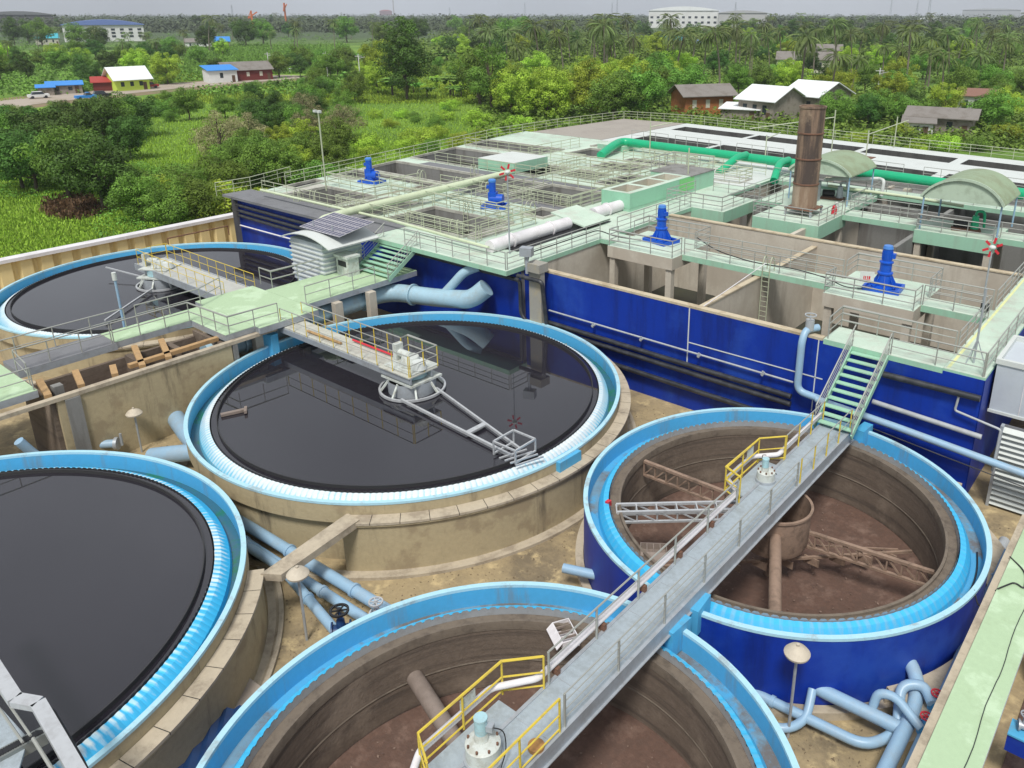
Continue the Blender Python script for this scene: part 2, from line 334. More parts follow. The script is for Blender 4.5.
# ------------------------------------------------------------------ ground
def ground_mat():
    m = bpy.data.materials.new('field_green'); m.use_nodes = True; n = m.node_tree.nodes; L = m.node_tree.links.new; p = n['Principled BSDF']; p.inputs['Roughness'].default_value = .95
    tc = n.new('ShaderNodeTexCoord')
    def nz(s, d=6):
        t = n.new('ShaderNodeTexNoise'); t.inputs['Scale'].default_value = s; t.inputs['Detail'].default_value = d; L(tc.outputs['Object'], t.inputs['Vector']); return t.outputs['Fac']
    a = n.new('ShaderNodeValToRGB'); L(nz(.035, 8), a.inputs[0]); e = a.color_ramp.elements
    e[0].position = .35; e[0].color = (.10,.19,.02,1); e[1].position = .65; e[1].color = (.22,.36,.045,1)
    q = e.new(.5); q.color = (.15,.28,.03,1)
    b = n.new('ShaderNodeMix'); b.data_type = 'RGBA'; b.blend_type = 'MULTIPLY'; b.inputs[0].default_value = .7
    r = n.new('ShaderNodeValToRGB'); L(nz(1.3, 8), r.inputs[0]); r.color_ramp.elements[0].position = .3; r.color_ramp.elements[0].color = (.35,.4,.3,1); r.color_ramp.elements[1].position = .62
    L(a.outputs[0], b.inputs[6]); L(r.outputs[0], b.inputs[7])
    vl = n.new('ShaderNodeVectorMath'); vl.operation = 'LENGTH'; L(tc.outputs['Object'], vl.inputs[0])     # woodland floor beyond the fields
    mr = n.new('ShaderNodeMapRange'); mr.inputs['From Min'].default_value = 480; mr.inputs['From Max'].default_value = 700; L(vl.outputs['Value'], mr.inputs['Value'])
    wd = n.new('ShaderNodeMix'); wd.data_type = 'RGBA'; wd.inputs[7].default_value = (.06,.095,.035,1); L(mr.outputs[0], wd.inputs[0]); L(b.outputs[2], wd.inputs[6])
    L(wd.outputs[2], p.inputs['Base Color'])
    bp = n.new('ShaderNodeBump'); bp.inputs['Strength'].default_value = .8; bp.inputs['Distance'].default_value = .4; L(nz(2.2), bp.inputs['Height']); L(bp.outputs[0], p.inputs['Normal'])
    return m
M_field = ground_mat()
TA, TB, TC_, TD, TE = (-22.679, -10.642), (-4.585, -23.698), (-4.672, -8.673), (-22.390, -31.003), (-47.866, -10.526)
from mathutils.geometry import delaunay_2d_cdt
def holed_sheet(outer, z):
    ctr = ((TA,9.5),(TB,6.9),(TC_,6.9),(TD,9.5),(TE,9.3))
    vs = [Vector(q) for q in outer]; es = [(i, (i+1) % len(outer)) for i in range(len(outer))]
    for c, r in ctr:
        k = len(vs); vs += [Vector((c[0]+r*math.cos(2*PI*i/72), c[1]+r*math.sin(2*PI*i/72))) for i in range(72)]; es += [(k+i, k+(i+1) % 72) for i in range(72)]
    v, e, f, *_ = delaunay_2d_cdt(vs, es, [], 0, 1e-5)
    keep = []
    for q in f:
        x = sum(v[i][0] for i in q)/len(q); y = sum(v[i][1] for i in q)/len(q)
        if all(math.hypot(x-c[0], y-c[1]) > r-.02 for c, r in ctr): keep.append(tuple(q))
    return MB().add([(a[0], a[1], z) for a in v], keep)
struct(holed_sheet([(5200*math.cos(2*PI*i/96), 5200*math.sin(2*PI*i/96)) for i in range(96)], -.05).build('ground', M_field))
struct(holed_sheet([(-61.9,-60),(60,-60),(60,62),(-61.9,62)], 0).build('yard', M_yard))
M_road = mat('pale_road', (.42,.36,.30), .9, dirt=(.30,.24,.17), dscale=.15, damt=.6, fine=.1)
M_verge = mat('dirt_verge', (.28,.20,.12), .95, dirt=(.12,.16,.05), dscale=.1, damt=.8, fine=.2)
rt = [at(-80,121), at(0,104.5), at(82,95.3), at(160,87.2), at(218,82.6), at(270,78.6), at(300,75.6)]
def ribbon(pts, w, z):
    mb = MB(); P = [Vector((*q, z)) for q in pts]; v = []
    for i, q in enumerate(P):
        d = (P[min(i+1,len(P)-1)]-P[max(i-1,0)]).normalized(); nrm = Vector((-d.y, d.x, 0))
        v += [q-nrm*w/2, q+nrm*w/2]
    return mb.add(v, [(2*i,2*i+1,2*i+3,2*i+2) for i in range(len(P)-1)])
struct(ribbon([(x+3,y-6) for x,y in rt], 26, -.03).build('verge', M_verge))
struct(ribbon(rt, 15, .02).build('road', M_road))

# ------------------------------------------------------------------ round clarifier tanks
ZR = 2.713
def plate_ring(c, Rr, z0, z1, nteeth, notch, a0=0, a1=2*PI):
    mb = MB()
    for i in range(nteeth):
        t = a0+(a1-a0)*i/nteeth; dt = (a1-a0)/nteeth
        for th in (Rr, Rr-.012):
            q = lambda f, z: (c[0]+th*math.cos(t+dt*f), c[1]+th*math.sin(t+dt*f), c[2]+z)
            mb.add([q(0,z0),q(1,z0),q(1,z1),q(.78,z1),q(.5,z1-notch),q(.22,z1),q(0,z1)], [(0,1,2,3,4,5,6)])
    return mb
def clarifier(c, Rr, label, kind, apm, filled, floor_z=-1.0, ledge=(R(-55), R(80))):
    """kind 'tan': bare concrete shell with a ledge round it; 'blue': painted blue shell"""
    t = thing('clarifier_tank', label, 'round tank', (c[0], c[1], 0))
    N = 144
    Ri = Rr-1.02 if kind == 'tan' else Rr-.95           # weir radius
    ZL = ZR-.52
    if kind == 'tan':
        la0, la1 = ledge
        MB().lathe([(Rr,ZL-.02),(Rr,ZR-.02),(Rr-.15,ZR-.02)], n=N).build('wall', M_tan, t, smooth=True)
        MB().lathe([(Rr-.28,0),(Rr-.28,ZL-.45),(Rr+.0,ZL-.35),(Rr,ZL-.02)], n=N, a0=la1, a1=la0+2*PI).build('wall', M_tan, t, smooth=True)
        w = MB().lathe([(Rr+.40,0),(Rr+.40,ZL-.18),(Rr+.50,ZL-.18),(Rr+.50,ZL-.03),(Rr,ZL)], n=N, a0=la0, a1=la1)
        for a_ in (la0, la1): w.add([(r_*math.cos(a_), r_*math.sin(a_), z_) for r_, z_ in ((Rr-.3,0),(Rr+.40,0),(Rr+.40,ZL-.1),(Rr-.3,ZL-.1))], [(0,1,2,3)])
        w.build('ledge_wall', M_tan, t, smooth=True)
        mb = MB(); k_ = int((la1-la0)/(2*PI)*62)
        for i in range(k_):
            a = la0+(la1-la0)*i/k_; mb.lathe([(Rr+.012,ZL+.025),(Rr+.53,ZL-.005),(Rr+.53,ZL-.10)], n=3, a0=a+.0012, a1=a+(la1-la0)/k_-.0012)
        mb.build('ledge_slabs', M_ledge, t)
        MB().lathe([(Rr+.005,ZL+.012),(Rr+.51,ZL-.018),(Rr+.51,ZL-.1)], n=N, a0=la0, a1=la1).build('ledge_joint', M_black, t)
        MB().lathe([(Rr+.38,.0),(Rr+.9,.0),(Rr+.9,.12),(Rr+.75,.12),(Rr+.65,.04),(Rr+.38,.04)], n=N).build('footing', M_ledge, t)
    else:
        MB().lathe([(Rr,0.0),(Rr,ZR-.02),(Rr-.14,ZR-.02)], n=N).build('wall', M_blue, t, smooth=True)
        MB().lathe([(Rr+.02,.0),(Rr+.32,.0),(Rr+.32,.28),(Rr+.02,.28)], n=N).build('footing', M_ledge, t)
    rimm = M_rim if kind == 'blue' else M_rim
    MB().lathe([(Rr+.02,ZR-.10),(Rr+.02,ZR),(Rr-.15,ZR),(Rr-.15,ZR-.10)], n=N, close=True).build('rim', rimm, t)
    # launder: painted inner face of the outer wall, channel floor
    MB().lathe([(Rr-.145,ZR-.06),(Rr-.15,ZR-.78)], n=N).build('launder_wall', M_sky, t, smooth=True)
    MB().lathe([(Rr-.15,ZR-.70),(Rr-.72,ZR-.70)], n=N).build('launder_floor', M_chan if kind == 'blue' else M_wetchan, t)
    nt_ = int(2*PI*Ri/(.22 if kind == 'tan' else .28))
    Ra = Rr-.50 if kind == 'tan' else Rr-.52
    prof = [(Ra,ZR-.72),(Ra-.05,ZR-.52),(Ri+.22,ZR-.30),(Ri+.03,ZR-.24)]
    MB().lathe(prof, n=nt_*5, fn=lambda i, j: (0,.028,.045,.045)[j]*abs(math.sin(PI*i/5))*(.45 if filled else .3)).build('weir_apron', apm, t, smooth=False)
    plate_ring((0,0,0), Ri, ZR-.42, ZR-(.14 if kind == 'blue' else .17), nt_, .08 if kind == 'blue' else .05).build('weir_plate', M_galv if kind == 'blue' else M_baffle, t)
    if filled:
        MB().lathe([(Ri-.02,ZR-.26),(Ri-.02,-1)], n=N).build('inner_wall', M_baffle, t)
        MB().lathe([(Ri-.26,ZR-.6),(Ri-.26,ZR-.10),(Ri-.30,ZR-.10),(Ri-.30,ZR-.6)], n=N, close=True).build('scum_baffle', M_baffle, t, smooth=True)
        wtr = MB().disc((c[0],c[1],ZR-.24), Ri-.03, 128).build('water', M_water); struct(wtr)
    else:
        Rw = Ri-.42
        MB().lathe([(Ri-.015,ZR-.42),(Ri-.05,ZR-.42),(Rw+.10,ZR-.42)], n=N).build('inner_ledge', M_lip, t, smooth=True)
        MB().lathe([(Rw+.10,ZR-.425),(Rw+.09,ZR-.33),(Rw+.0,ZR-.32),(Rw-.02,ZR-.42),(Rw-.02,ZR-.62)], n=N).build('inner_lip', M_lip, t, smooth=True)
        MB().lathe([(Rw-.012,ZR-1.72),(Rw-.03,ZR-1.76),(Rw-.012,ZR-1.80)], n=N).build('water_line', M_lip, t, smooth=True)
        MB().lathe([(Rw,ZR-.55),(Rw,floor_z+.02)], n=N).build('inner_wall', M_tankin, t, smooth=True)
        MB().lathe([(Rw+.05,floor_z),(Rw-.35,floor_z-.03),(1.0,floor_z-.4),(.001,floor_z-.42)], n=N).build('tank_floor', M_sludge, t, smooth=True)
    return t
clarifier(TA, 9.988, 'tan concrete clarifier of black water with white foaming weir in the middle', 'tan', M_apA, True)
clarifier(TD, 9.940, 'tan concrete clarifier of dark water with blue streaked apron, cut by left edge', 'tan', M_apD, True, ledge=(R(-70), R(56)))
clarifier(TE, 9.746, 'clarifier of dark water beside the beige corrugated fence', 'tan', M_apA, True)
clarifier(TC_, 7.141, 'empty clarifier with royal blue outer wall and brown floor below the mint staircase', 'blue', M_apC, False, -0.279)
clarifier(TB, 7.160, 'empty clarifier cut by the bottom edge with a grey inlet pipe and rust brown floor', 'blue', M_apC, False, -0.086)

# small painted blocks on the launders
def block(label, c, d, rz, m=None):
    o = MB().cbox((0,0,0), d, 0).build('launder_gate', m or M_sky); o.location = c; o.rotation_euler = (0,0,rz); return tag(o, label, 'gate')
def polar(c, r, px, py, z=ZR):
    x, y = at(px, py, z); a = math.atan2(y-c[1], x-c[0]); return (c[0]+r*math.cos(a), c[1]+r*math.sin(a)), a
(q, a) = polar(TA, 9.95, 563, 452); block('bright blue steel block lying in the foaming launder of the middle clarifier', (*q, ZR-.32), (.45,1.3,.5), a)
(q, a) = polar(TC_, 6.95, 704, 597); block('sky blue gate box under the bridge on the near rim of the blue clarifier', (*q, ZR-.2), (.9,.5,.9), a)
(q, a) = polar(TC_, 6.95, 862, 432); block('sky blue gate box at the foot of the mint staircase', (*q, ZR-.2), (.9,.4,.8), a)
(q, a) = polar(TB, 6.95, 672, 632); block('sky blue gate box under the bridge on the rim of the nearest clarifier', (*q, ZR-.2), (.9,.45,.9), a)
(q, a) = polar(TA, 9.9, 277, 346); block('pale blue upright gate post on the rim beside the concrete channel basin', (*q, ZR-.0), (.75,.45,1.3), a)

# ------------------------------------------------------------------ the rectangular treatment basins
ZD = 5.7
def skew(u, v): return (u, v-.1*(u+28))
# front right basin
t = thing('treatment_basin', 'front concrete basin with long royal blue side wall behind the empty clarifier', 'concrete basin', (0,0,0))
box('wall', -24.9,0, .02,.32, 0,ZD-.06, M_wallc, t)
box('blue_side', -24.9,.02, -.02,.02, 0,ZD-.12, M_blue, t)
box('blue_side', .0,.04, -.02,62, 0,ZD-.12, M_blue, t)
box('coping', -24.9,-6.8, -.03,.34, ZD-.12,ZD, M_coping, t)
box('side_wall', -.3,-.002, .35,15.9, 0,ZD-.3, M_wallc, t)
box('cross_wall', -24.9,-.3, 15.7,16.05, 0,ZD-.06, M_wallc, t)
box('cross_wall_coping', -24.9,-1.6, 15.66,16.09, ZD-.06,ZD+.02, M_coping, t)
box('left_wall', -25.4,-24.95, .0,40, 0,ZD-.3, M_wallc, t)
box('partition', -13.9,-13.6, .36,15.7, 0,ZD-.45, M_wallc, t)
box('partition_coping', -13.93,-13.57, .36,15.65, ZD-.45,ZD-.38, M_coping, t)
box('basin_floor', -24.9,-.3, .3,15.7, .3,.35, M_dark, t)
# middle basin behind
t = thing('treatment_basin', 'middle basin of bare grey concrete under the stack and the two arched canopies', 'concrete basin', (0,0,0))
box('basin_floor', -24.9,-.3, 16.05,38, .8,.85, M_dark, t)
box('wall', -24.9,-.3, 38,38.3, .5,ZD-.1, M_greyc, t)
box('partition', -16.2,-15.9, 16.1,38, .85,ZD-.3, M_wallc, t)
box('partition', -9.9,-9.6, 19,38, .85,ZD-.5, M_greyc, t)
box('side_wall', -.3,-.002, 16.05,38, 0,ZD-.3, M_wallc, t)
box('cross_wall', -15.9,-.3, 30,30.3, .85,ZD-.4, M_greyc, t)
box('cross_wall', -24.9,-16.2, 27,27.3, .85,ZD-.4, M_greyc, t)

def slab(name, label, cat, u0,u1,v0,v1, z1=ZD, th=.3, m=None, ms=None, cols=(), group=None, colm=None, h0=.3):
    t = thing(name, label, cat, ((u0+u1)/2,(v0+v1)/2,z1), group)
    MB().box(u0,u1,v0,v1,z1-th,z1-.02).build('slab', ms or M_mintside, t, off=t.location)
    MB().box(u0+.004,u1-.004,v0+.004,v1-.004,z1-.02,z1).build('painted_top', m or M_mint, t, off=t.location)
    for (x, y) in cols:
        MB().box(x-.2,x+.2,y-.2,y+.2,h0,z1-th).build('column', colm or M_wallc, t, off=t.location)
    return t
def corners(u0,u1,v0,v1,i=.3): return [(u0+i,v0+i),(u1-i,v0+i),(u0+i,v1-i),(u1-i,v1-i)]
slab('walkway', 'wide mint walkway with yellow line along the right edge of the basins', 'walkway', -1.6,.03, .0,37.9, th=.3)
struct_yl = MB().box(-1.5,-1.38,.1,37,ZD+.001,ZD+.008).build('line_marking', M_yline); tag(struct_yl, 'faded yellow line painted along the right mint walkway', 'line marking')
slab('walkway', 'mint landing at the top of the staircase on the blue wall', 'walkway', -6.75,-1.604, -.03,1.85, th=.25)
slab('walkway', 'mint crosswalk between the two tall blue mixers', 'walkway', -18.8,-9.3, 7.55,9.1, th=.35, cols=[(-14.2,8.3)])
slab('walkway', 'mint crosswalk from the right tall mixer to the walkway with yellow line', 'walkway', -4.65,-1.604, 7.3,8.7, th=.35)
slab('mixer_platform', 'concrete platform on columns under the tall blue mixer beside the staircase landing', 'platform', -9.3,-4.65, 6.1,10.9, th=.75, ms=M_wallc, cols=corners(-9.3,-4.65,6.1,10.9))
slab('mixer_platform', 'concrete platform on columns under the tall blue mixer in front of the green tank box', 'platform', -23.6,-18.8, 6.4,11, th=.75, ms=M_wallc, cols=corners(-23.6,-18.8,6.4,11))
slab('walkway', 'short mint link from the left deck to the tall mixer platform', 'walkway', -24.9,-23.6, 7.4,9.2, th=.3)
slab('stack_platform', 'square mint platform on columns carrying the rusty stack', 'platform', -20,-15, 19.2,24.3, th=1.0, cols=corners(-20,-15,19.2,24.3))
slab('platform', 'mint platform left of the rusty stack beyond the green tank box', 'platform', -27.4,-22.2, 18.9,24.3, th=.9, cols=corners(-27.4,-22.2,18.9,24.3))
slab('canopy_platform', 'mint platform on columns under the large arched canopy at right', 'platform', -9.6,-4.6, 22.5,26.6, th=.9, cols=corners(-9.6,-4.6,22.5,26.6))
slab('walkway', 'mint walkway joining the stack platform and the right canopy platform', 'walkway', -15,-9.6, 23.6,25.6, th=.4)
slab('walkway', 'mint walkway from the right canopy platform to the right edge', 'walkway', -4.6,-1.604, 23.6,25.6, th=.4)
slab('walkway', 'mint walkway behind the rusty stack under the small arched canopy', 'walkway', -22.2,-15.2, 24.304,31.5, th=.4)
slab('walkway', 'mint walkway along the near side of the emerald pipe', 'walkway', -24.9,-1.604, 32.5,34.4, th=.35)

# white topped basin at the back: a slab with long slots
t = thing('treatment_basin', 'long white topped basin with dark slots behind the emerald pipe', 'concrete basin', (0,0,0))
U0, U1 = -50.6, 0
slots = [(-49.0,-38.6,52.2,55.6),(-38.0,-24.8,52.2,55.6),(-24.1,-14.9,52.2,55.6),(-13.9,-1.2,52.2,55.6),
         (-48.3,-38.4,42.9,46.4),(-37.8,-21.4,42.9,46.4),(-20.6,-14.3,42.9,46.4),(-13.3,-1.2,42.9,46.4)]
def grid_slab(mb_top, mb_in, us, vs, slots, zt, zf, sk):
    us = sorted(set(us)); vs = sorted(set(vs)); op = {}
    for i in range(len(us)-1):
        for j in range(len(vs)-1):
            mu, mv = (us[i]+us[i+1])/2, (vs[j]+vs[j+1])/2
            op[i,j] = any(a < mu < b and c < mv < d for a,b,c,d in slots)
            q = [sk(us[i],vs[j]), sk(us[i+1],vs[j]), sk(us[i+1],vs[j+1]), sk(us[i],vs[j+1])]
            if not op[i,j]: mb_top.add([(x,y,zt) for x,y in q], [(0,1,2,3)])
    if mb_in is None: return
    for (u0,u1,v0,v1) in slots:
        q = [sk(u0,v0), sk(u1,v0), sk(u1,v1), sk(u0,v1)]; mb = MB()
        mb.add([(x,y,zt-.002) for x,y in q]+[(x,y,zf) for x,y in q], [(i,(i+1)%4,4+(i+1)%4,4+i) for i in range(4)])
        mb.build('opening_wall', mb_in[0], mb_in[1])
a, b, c = MB(), MB(), MB()
us = [U0,U1]+[s[0] for s in slots]+[s[1] for s in slots]; vs = [39.4,58.4]+[s[2] for s in slots]+[s[3] for s in slots]
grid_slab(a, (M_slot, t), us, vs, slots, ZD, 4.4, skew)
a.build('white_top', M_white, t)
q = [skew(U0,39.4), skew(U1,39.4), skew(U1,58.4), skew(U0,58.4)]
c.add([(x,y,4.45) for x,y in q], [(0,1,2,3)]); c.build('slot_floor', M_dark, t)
d = MB()
for i in range(4):
    x0, y0 = q[i]; x1, y1 = q[(i+1)%4]; d.add([(x0,y0,0),(x1,y1,0),(x1,y1,ZD-.003),(x0,y0,ZD-.003)], [(0,1,2,3)])
d.build('outer_wall', M_greyc, t)
x, y = skew(-22.9, 50.3)
tag(MB().box(x-1.6,x+1.3,y-1.6,y-.2,ZD+.003,ZD+.05).build('hatch_cover', M_rusty), 'brown rusty hatch cover on the white topped basin behind the stack', 'hatch')

# left block: deck with many openings
t = thing('treatment_basin', 'large mint and grey topped basin block with rows of dark openings and two mixers', 'concrete basin', (0,0,0))
M_greyk = mat('pale_kerb_concrete', (.50,.50,.44), .85, dirt=(.25,.23,.2), dscale=.9, damt=.7, fine=.1)
def skl(u, v): return (u-(.17*min(v,40) if u < -52.8 else 0), v)
op_l = [(-52.8,-46.4,2.0,6.2),(-45.4,-41.6,2.0,6.7),(-40.0,-32.2,2.1,6.7),(-31.6,-31.2,2.2,5.2),
        (-54.9,-53.6,4,7.4),(-54.9,-46.0,9.6,12.6),(-54.9,-46.0,13.4,17.8),(-45.2,-39.0,12.8,18.4),(-38.4,-31.6,12.7,18.6),(-33.4,-31.4,9.2,11.4),
        (-54.9,-49.4,20.2,27.4),(-46.6,-42.0,20.6,25.4),(-54.9,-49.6,29.4,33.6),(-47.6,-44.0,31.8,36.0),(-48.6,-44.6,37.4,39.2),
        (-41,-36.5,27.5,30.5),(-40.8,-37.2,22.6,25.4),(-35.8,-32.6,21.4,26.4),(-40.4,-33.2,32.0,33.6),(-30.4,-26.2,28.9,31.0)]
us = [-54.9,-24.9]+[s[0] for s in op_l]+[s[1] for s in op_l]; vs = [-.7,42.0]+[s[2] for s in op_l]+[s[3] for s in op_l]
a, b = MB(), MB(); us2 = us+[-55.6]
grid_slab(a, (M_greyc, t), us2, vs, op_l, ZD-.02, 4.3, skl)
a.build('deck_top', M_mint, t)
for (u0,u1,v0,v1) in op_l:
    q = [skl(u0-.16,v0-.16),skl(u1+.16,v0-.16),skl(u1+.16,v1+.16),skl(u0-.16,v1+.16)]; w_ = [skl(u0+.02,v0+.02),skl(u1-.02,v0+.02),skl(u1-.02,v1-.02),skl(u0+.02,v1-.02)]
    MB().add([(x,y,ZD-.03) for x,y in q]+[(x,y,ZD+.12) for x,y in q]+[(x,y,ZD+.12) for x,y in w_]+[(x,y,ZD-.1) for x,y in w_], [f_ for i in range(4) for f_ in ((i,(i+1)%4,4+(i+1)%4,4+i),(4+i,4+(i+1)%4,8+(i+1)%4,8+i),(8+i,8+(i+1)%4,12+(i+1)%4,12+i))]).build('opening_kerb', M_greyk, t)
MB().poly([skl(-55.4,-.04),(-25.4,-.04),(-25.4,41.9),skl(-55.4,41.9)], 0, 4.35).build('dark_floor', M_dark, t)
MB().box(-55.55,-24.93,-.33,-.05,0,ZD-.3).build('front_wall', M_greyc, t)
MB().box(-55.6,-24.9,-.38,-.33,0,ZD-.32).build('blue_side', M_blue, t)
x0,y0 = skl(-55.6,-.96); x1,y1 = skl(-55.6,42)
MB().add([(x0,y0,0),(x1,y1,0),(x1,y1,ZD-.03),(x0,y0,ZD-.03)], [(0,1,2,3)]).build('left_wall', M_greyc, t)
MB().add([(-24.9,-.96,ZD-.3),(-24.9,42,ZD-.3),(-24.9,42,ZD-.021),(-24.9,-.96,ZD-.021)], [(0,1,2,3)]).build('deck_edge', M_mintside, t)
slab('walkway', 'mint front deck at the top of the small stairs beside the solar panel hut', 'walkway', -37.2,-24.86, -1.6,1.6, z1=ZD+.02, th=.3)
o = MB().box(-57,-37.25,-.8,1.75,ZD-.16,ZD+.03).build('deck_slab', M_deckgrey); tag(o, 'dark grey concrete slab on top of the blue wall behind the solar panel hut', 'slab')
o = MB().add([(-54.9,8.0,ZD+.01),(-46,8.0,ZD+.01),(-46,9.5,ZD+.01),(-54.9,9.5,ZD+.01)],[(0,1,2,3)])
# grey cover bands on the deck
for i, (u0,u1,v0,v1) in enumerate([(-55,-46,17.9,19.6),(-45,-31.6,18.7,19.9),(-31.5,-25.2,28,40),(-45,-31.6,11.6,12.6)]):
    tag(MB().box(u0,u1,v0,v1,ZD-.016,ZD+.06).build('cover_plate', M_deckgrey if i != 2 else M_white), ['dark grey concrete band across the left basins behind the first mixer','dark grey concrete band behind the second mixer','pale slab between the left basins and the emerald pipe','grey band on the deck in front of the long middle opening'][i], 'cover slab')
slab('mixer_platform', 'raised concrete platform under the blue mixer farthest left', 'platform', -53,-46.6, 6.3,11.2, z1=ZD+.15, th=.9, ms=M_wallc)
slab('mixer_platform', 'raised mint platform under the second blue mixer from the left', 'platform', -38.6,-33.6, 6.8,11, z1=ZD+.15, th=.6, ms=M_mintside)
slab('raised_box', 'low white topped concrete box on the left basins behind the cream pipe', 'platform', -49,-44.4, 20.3,25.0, z1=6.7, th=.95, m=M_white, ms=M_mintside)
slab('raised_box', 'low mint block on the back deck near the elbow of the emerald pipe', 'platform', -47,-43.6, 36.3,39.5, z1=6.3, th=.6, ms=M_mintside)
# back left pale roof slab
o = MB().poly([(-61.5,42.03),(-50.75,42.03),(-50.75,60.5),(-60,59.5)], 3.0, ZD).build('roof_slab', M_deckgrey); o.data.materials[0] = mat('warm_grey_slab', (.36,.33,.29), .85, dirt=(.25,.22,.2), dscale=.3, fine=.08)
tag(o, 'flat warm grey slab at the far left corner of the basins', 'slab')
o = MB().poly([(-50.7,36.6),(-25.4,36.6),(-.0,36.6),(-.0,38.3),(-25.4,41.2),(-50.7,41.6)], 0, ZD-.5); 
tag(o.build('service_slab', M_greyc), 'grey slab under the emerald pipe', 'slab')

# green box with three open compartments
t = thing('tank_box', 'mint green box with three open compartments in its top beside the tall mixer', 'concrete box', (0,0,0))
bo = [(-29.9,-28.2,15.1,17.4),(-29.9,-28.2,17.9,20.3),(-29.9,-28.2,20.7,22.9)]
a = MB(); grid_slab(a, (M_wallc, t), [-30.3,-27.7]+[-29.9,-28.2], [14.7,23.3]+[s[2] for s in bo]+[s[3] for s in bo], bo, 7.05, 5.9, lambda u,v:(u,v))
a.build('rim_top', M_mint, t)
MB().box(-30.3,-27.7,14.7,27.2,ZD-.1,5.9).build('base', M_mintside, t)
m_ = MB()
for x0,y0,x1,y1 in ((-30.3,14.7,-27.7,14.7),(-27.7,14.7,-27.7,23.3),(-27.7,23.3,-30.3,23.3),(-30.3,23.3,-30.3,14.7)): m_.add([(x0,y0,5.88),(x1,y1,5.88),(x1,y1,7.048),(x0,y0,7.048)],[(0,1,2,3)])
m_.build('side', mat('box_mint', (.30,.60,.42), .55, dirt=(.25,.45,.33), dscale=.4, damt=.5, fine=.05), t)
MB().box(-31.6,-27.7,23.32,27.2,5.9,6.98).build('rear_block', M_mintside, t)
MB().box(-31.7,-27.65,23.3,27.25,6.98,7.06).build('rear_top', M_greyc, t)
MB().add([(-27.69,21.6,5.95),(-27.69,23.9,5.95),(-27.69,23.9,7.0),(-27.69,21.6,7.0)],[(0,1,2,3)]).build('bright_panel', mat('bright_green_panel', (.22,.62,.22), .5, fine=.05), t)
# white pipe channel beside it
o = MB().box(-29.6,-27.1,1.8,11.6,ZD-.018,ZD+.012).build('trench_shade_sheet', M_black); tag(o, 'flat black sheet on the deck standing for the shaded trench of the white pipe', 'trench')  # thin black sheet stands for the trench's shade; no recess is cut
pipe('large_pipe', 'thick white pipe lying in the deck trench in front of the green tank box', [(-28.3,.6,6.05),(-28.3,8.2,6.05)], .42, M_cap)
pipe('large_pipe', 'short grey white pipe end against the green tank box', [(-28.6,11.4,6.05),(-28.6,14.7,6.05)], .42, M_cap)
o = MB().add([(-29.9,8.3,6.55),(-26.9,8.3,6.0),(-26.9,11.2,6.0),(-29.9,11.2,6.55),(-29.9,8.3,6.45),(-26.9,8.3,5.9),(-26.9,11.2,5.9),(-29.9,11.2,6.45)],[(0,1,2,3),(7,6,5,4),(0,4,5,1),(2,6,7,3)]).build('pipe_cover', M_mint); tag(o, 'tilted mint cover plate over the white pipe trench', 'cover')
#==OBJECTS==
# ------------------------------------------------------------------ bridge over the two empty clarifiers
ZB = 3.291
BU = -4.634
t = thing('footbridge', 'long grey steel footbridge crossing both empty clarifiers to the staircase', 'bridge', (BU, -15.641, ZB))
y0, y1 = -11.5, -2.999--15.641
MB().box(-.55,.55,y0,y1,-.05,0).build('deck', M_plate, t)
for s in (-1, 1):
    MB().box(s*.6-.05,s*.6+.05,y0,y1,-.42,.03).build('side_beam', M_galv, t)
    MB().box(s*.6-.12,s*.6+.12,y0,y1,-.45,-.42).build('beam_flange', M_galv, t)
for v in (-8.886--15.641, -23.554--15.641):
    MB().box(-1.25,-.55,v-1.35,v+1.35,-.06,.004).build('drive_platform', M_plate, t)
mb = MB()
for i in range(14): mb.box(-.545,.545,y0+1.6*i,y0+1.6*i+.02,.0,.006)
tag(mb.build('deck_joints', M_galv, t), None, None)
def drive(label, loc, rz=0, s=1.0):
    t = thing('clarifier_drive', label, 'drive unit', loc, None, rz)
    MB().cyl((0,0,0), .52*s, .10, 24).build('base_ring', M_galv, t, True)
    MB().lathe([(.001,.1),(.46*s,.1),(.46*s,.55*s),(.36*s,.62*s),(.001,.62*s)], n=28).build('gear_housing', M_whitem, t, True)
    for k in range(8):
        a = k*PI/4; MB().cyl((.4*s*math.cos(a), .4*s*math.sin(a), .6*s), .03, .06, 8).build('bolt', M_rusty, t)
    MB().cyl((-.05,.05,.62*s), .2*s, .22*s, 18, r2=.16*s).build('gearbox', M_whitem, t, True)
    mo = MB().cyl((-.05,.05,.84*s), .17*s, .42*s, 18).build('motor', mat_motor, t, True)
    MB().cyl((-.05,.05,1.26*s), .18*s, .06*s, 18).build('fan_cover', mat_motor, mo, True)
    MB().box(.1*s,.28*s,-.02*s,.16*s,.95*s,1.12*s).build('terminal_box', M_galv, mo)
    MB().tube(arcpts([(.2,.05,.95),(.45,.2,.8),(.55,.1,.35),(.5,-.4,.02)],.3), .015, 6).build('cable', M_black, t, True)
    return t
mat_motor = mat('pale_teal_motor_paint', (.38,.60,.66), .4, dirt=(.3,.35,.35), dscale=4, damt=.5, fine=.05)
drive('white drum shaped drive with teal motor on the near end of the long footbridge', (BU-.35, -23.650, ZB), .4, .9)
drive('off white drive unit with teal motor on the footbridge over the empty blue clarifier', (BU-.5, -8.789, ZB), 2, .72)
# orange helmet-like lamp plate beside the near drive
o = MB().cyl((0,0,0), .2, .10, 20).build('orange_dish', mat('orange_rust_paint', (.42,.22,.07), .7, dirt=(.2,.1,.05), dscale=5, damt=.6)); o.location = (BU+.42, -22.685, ZB+.01)
tag(o, 'round orange dish lying on the footbridge beside the near drive', 'dish')
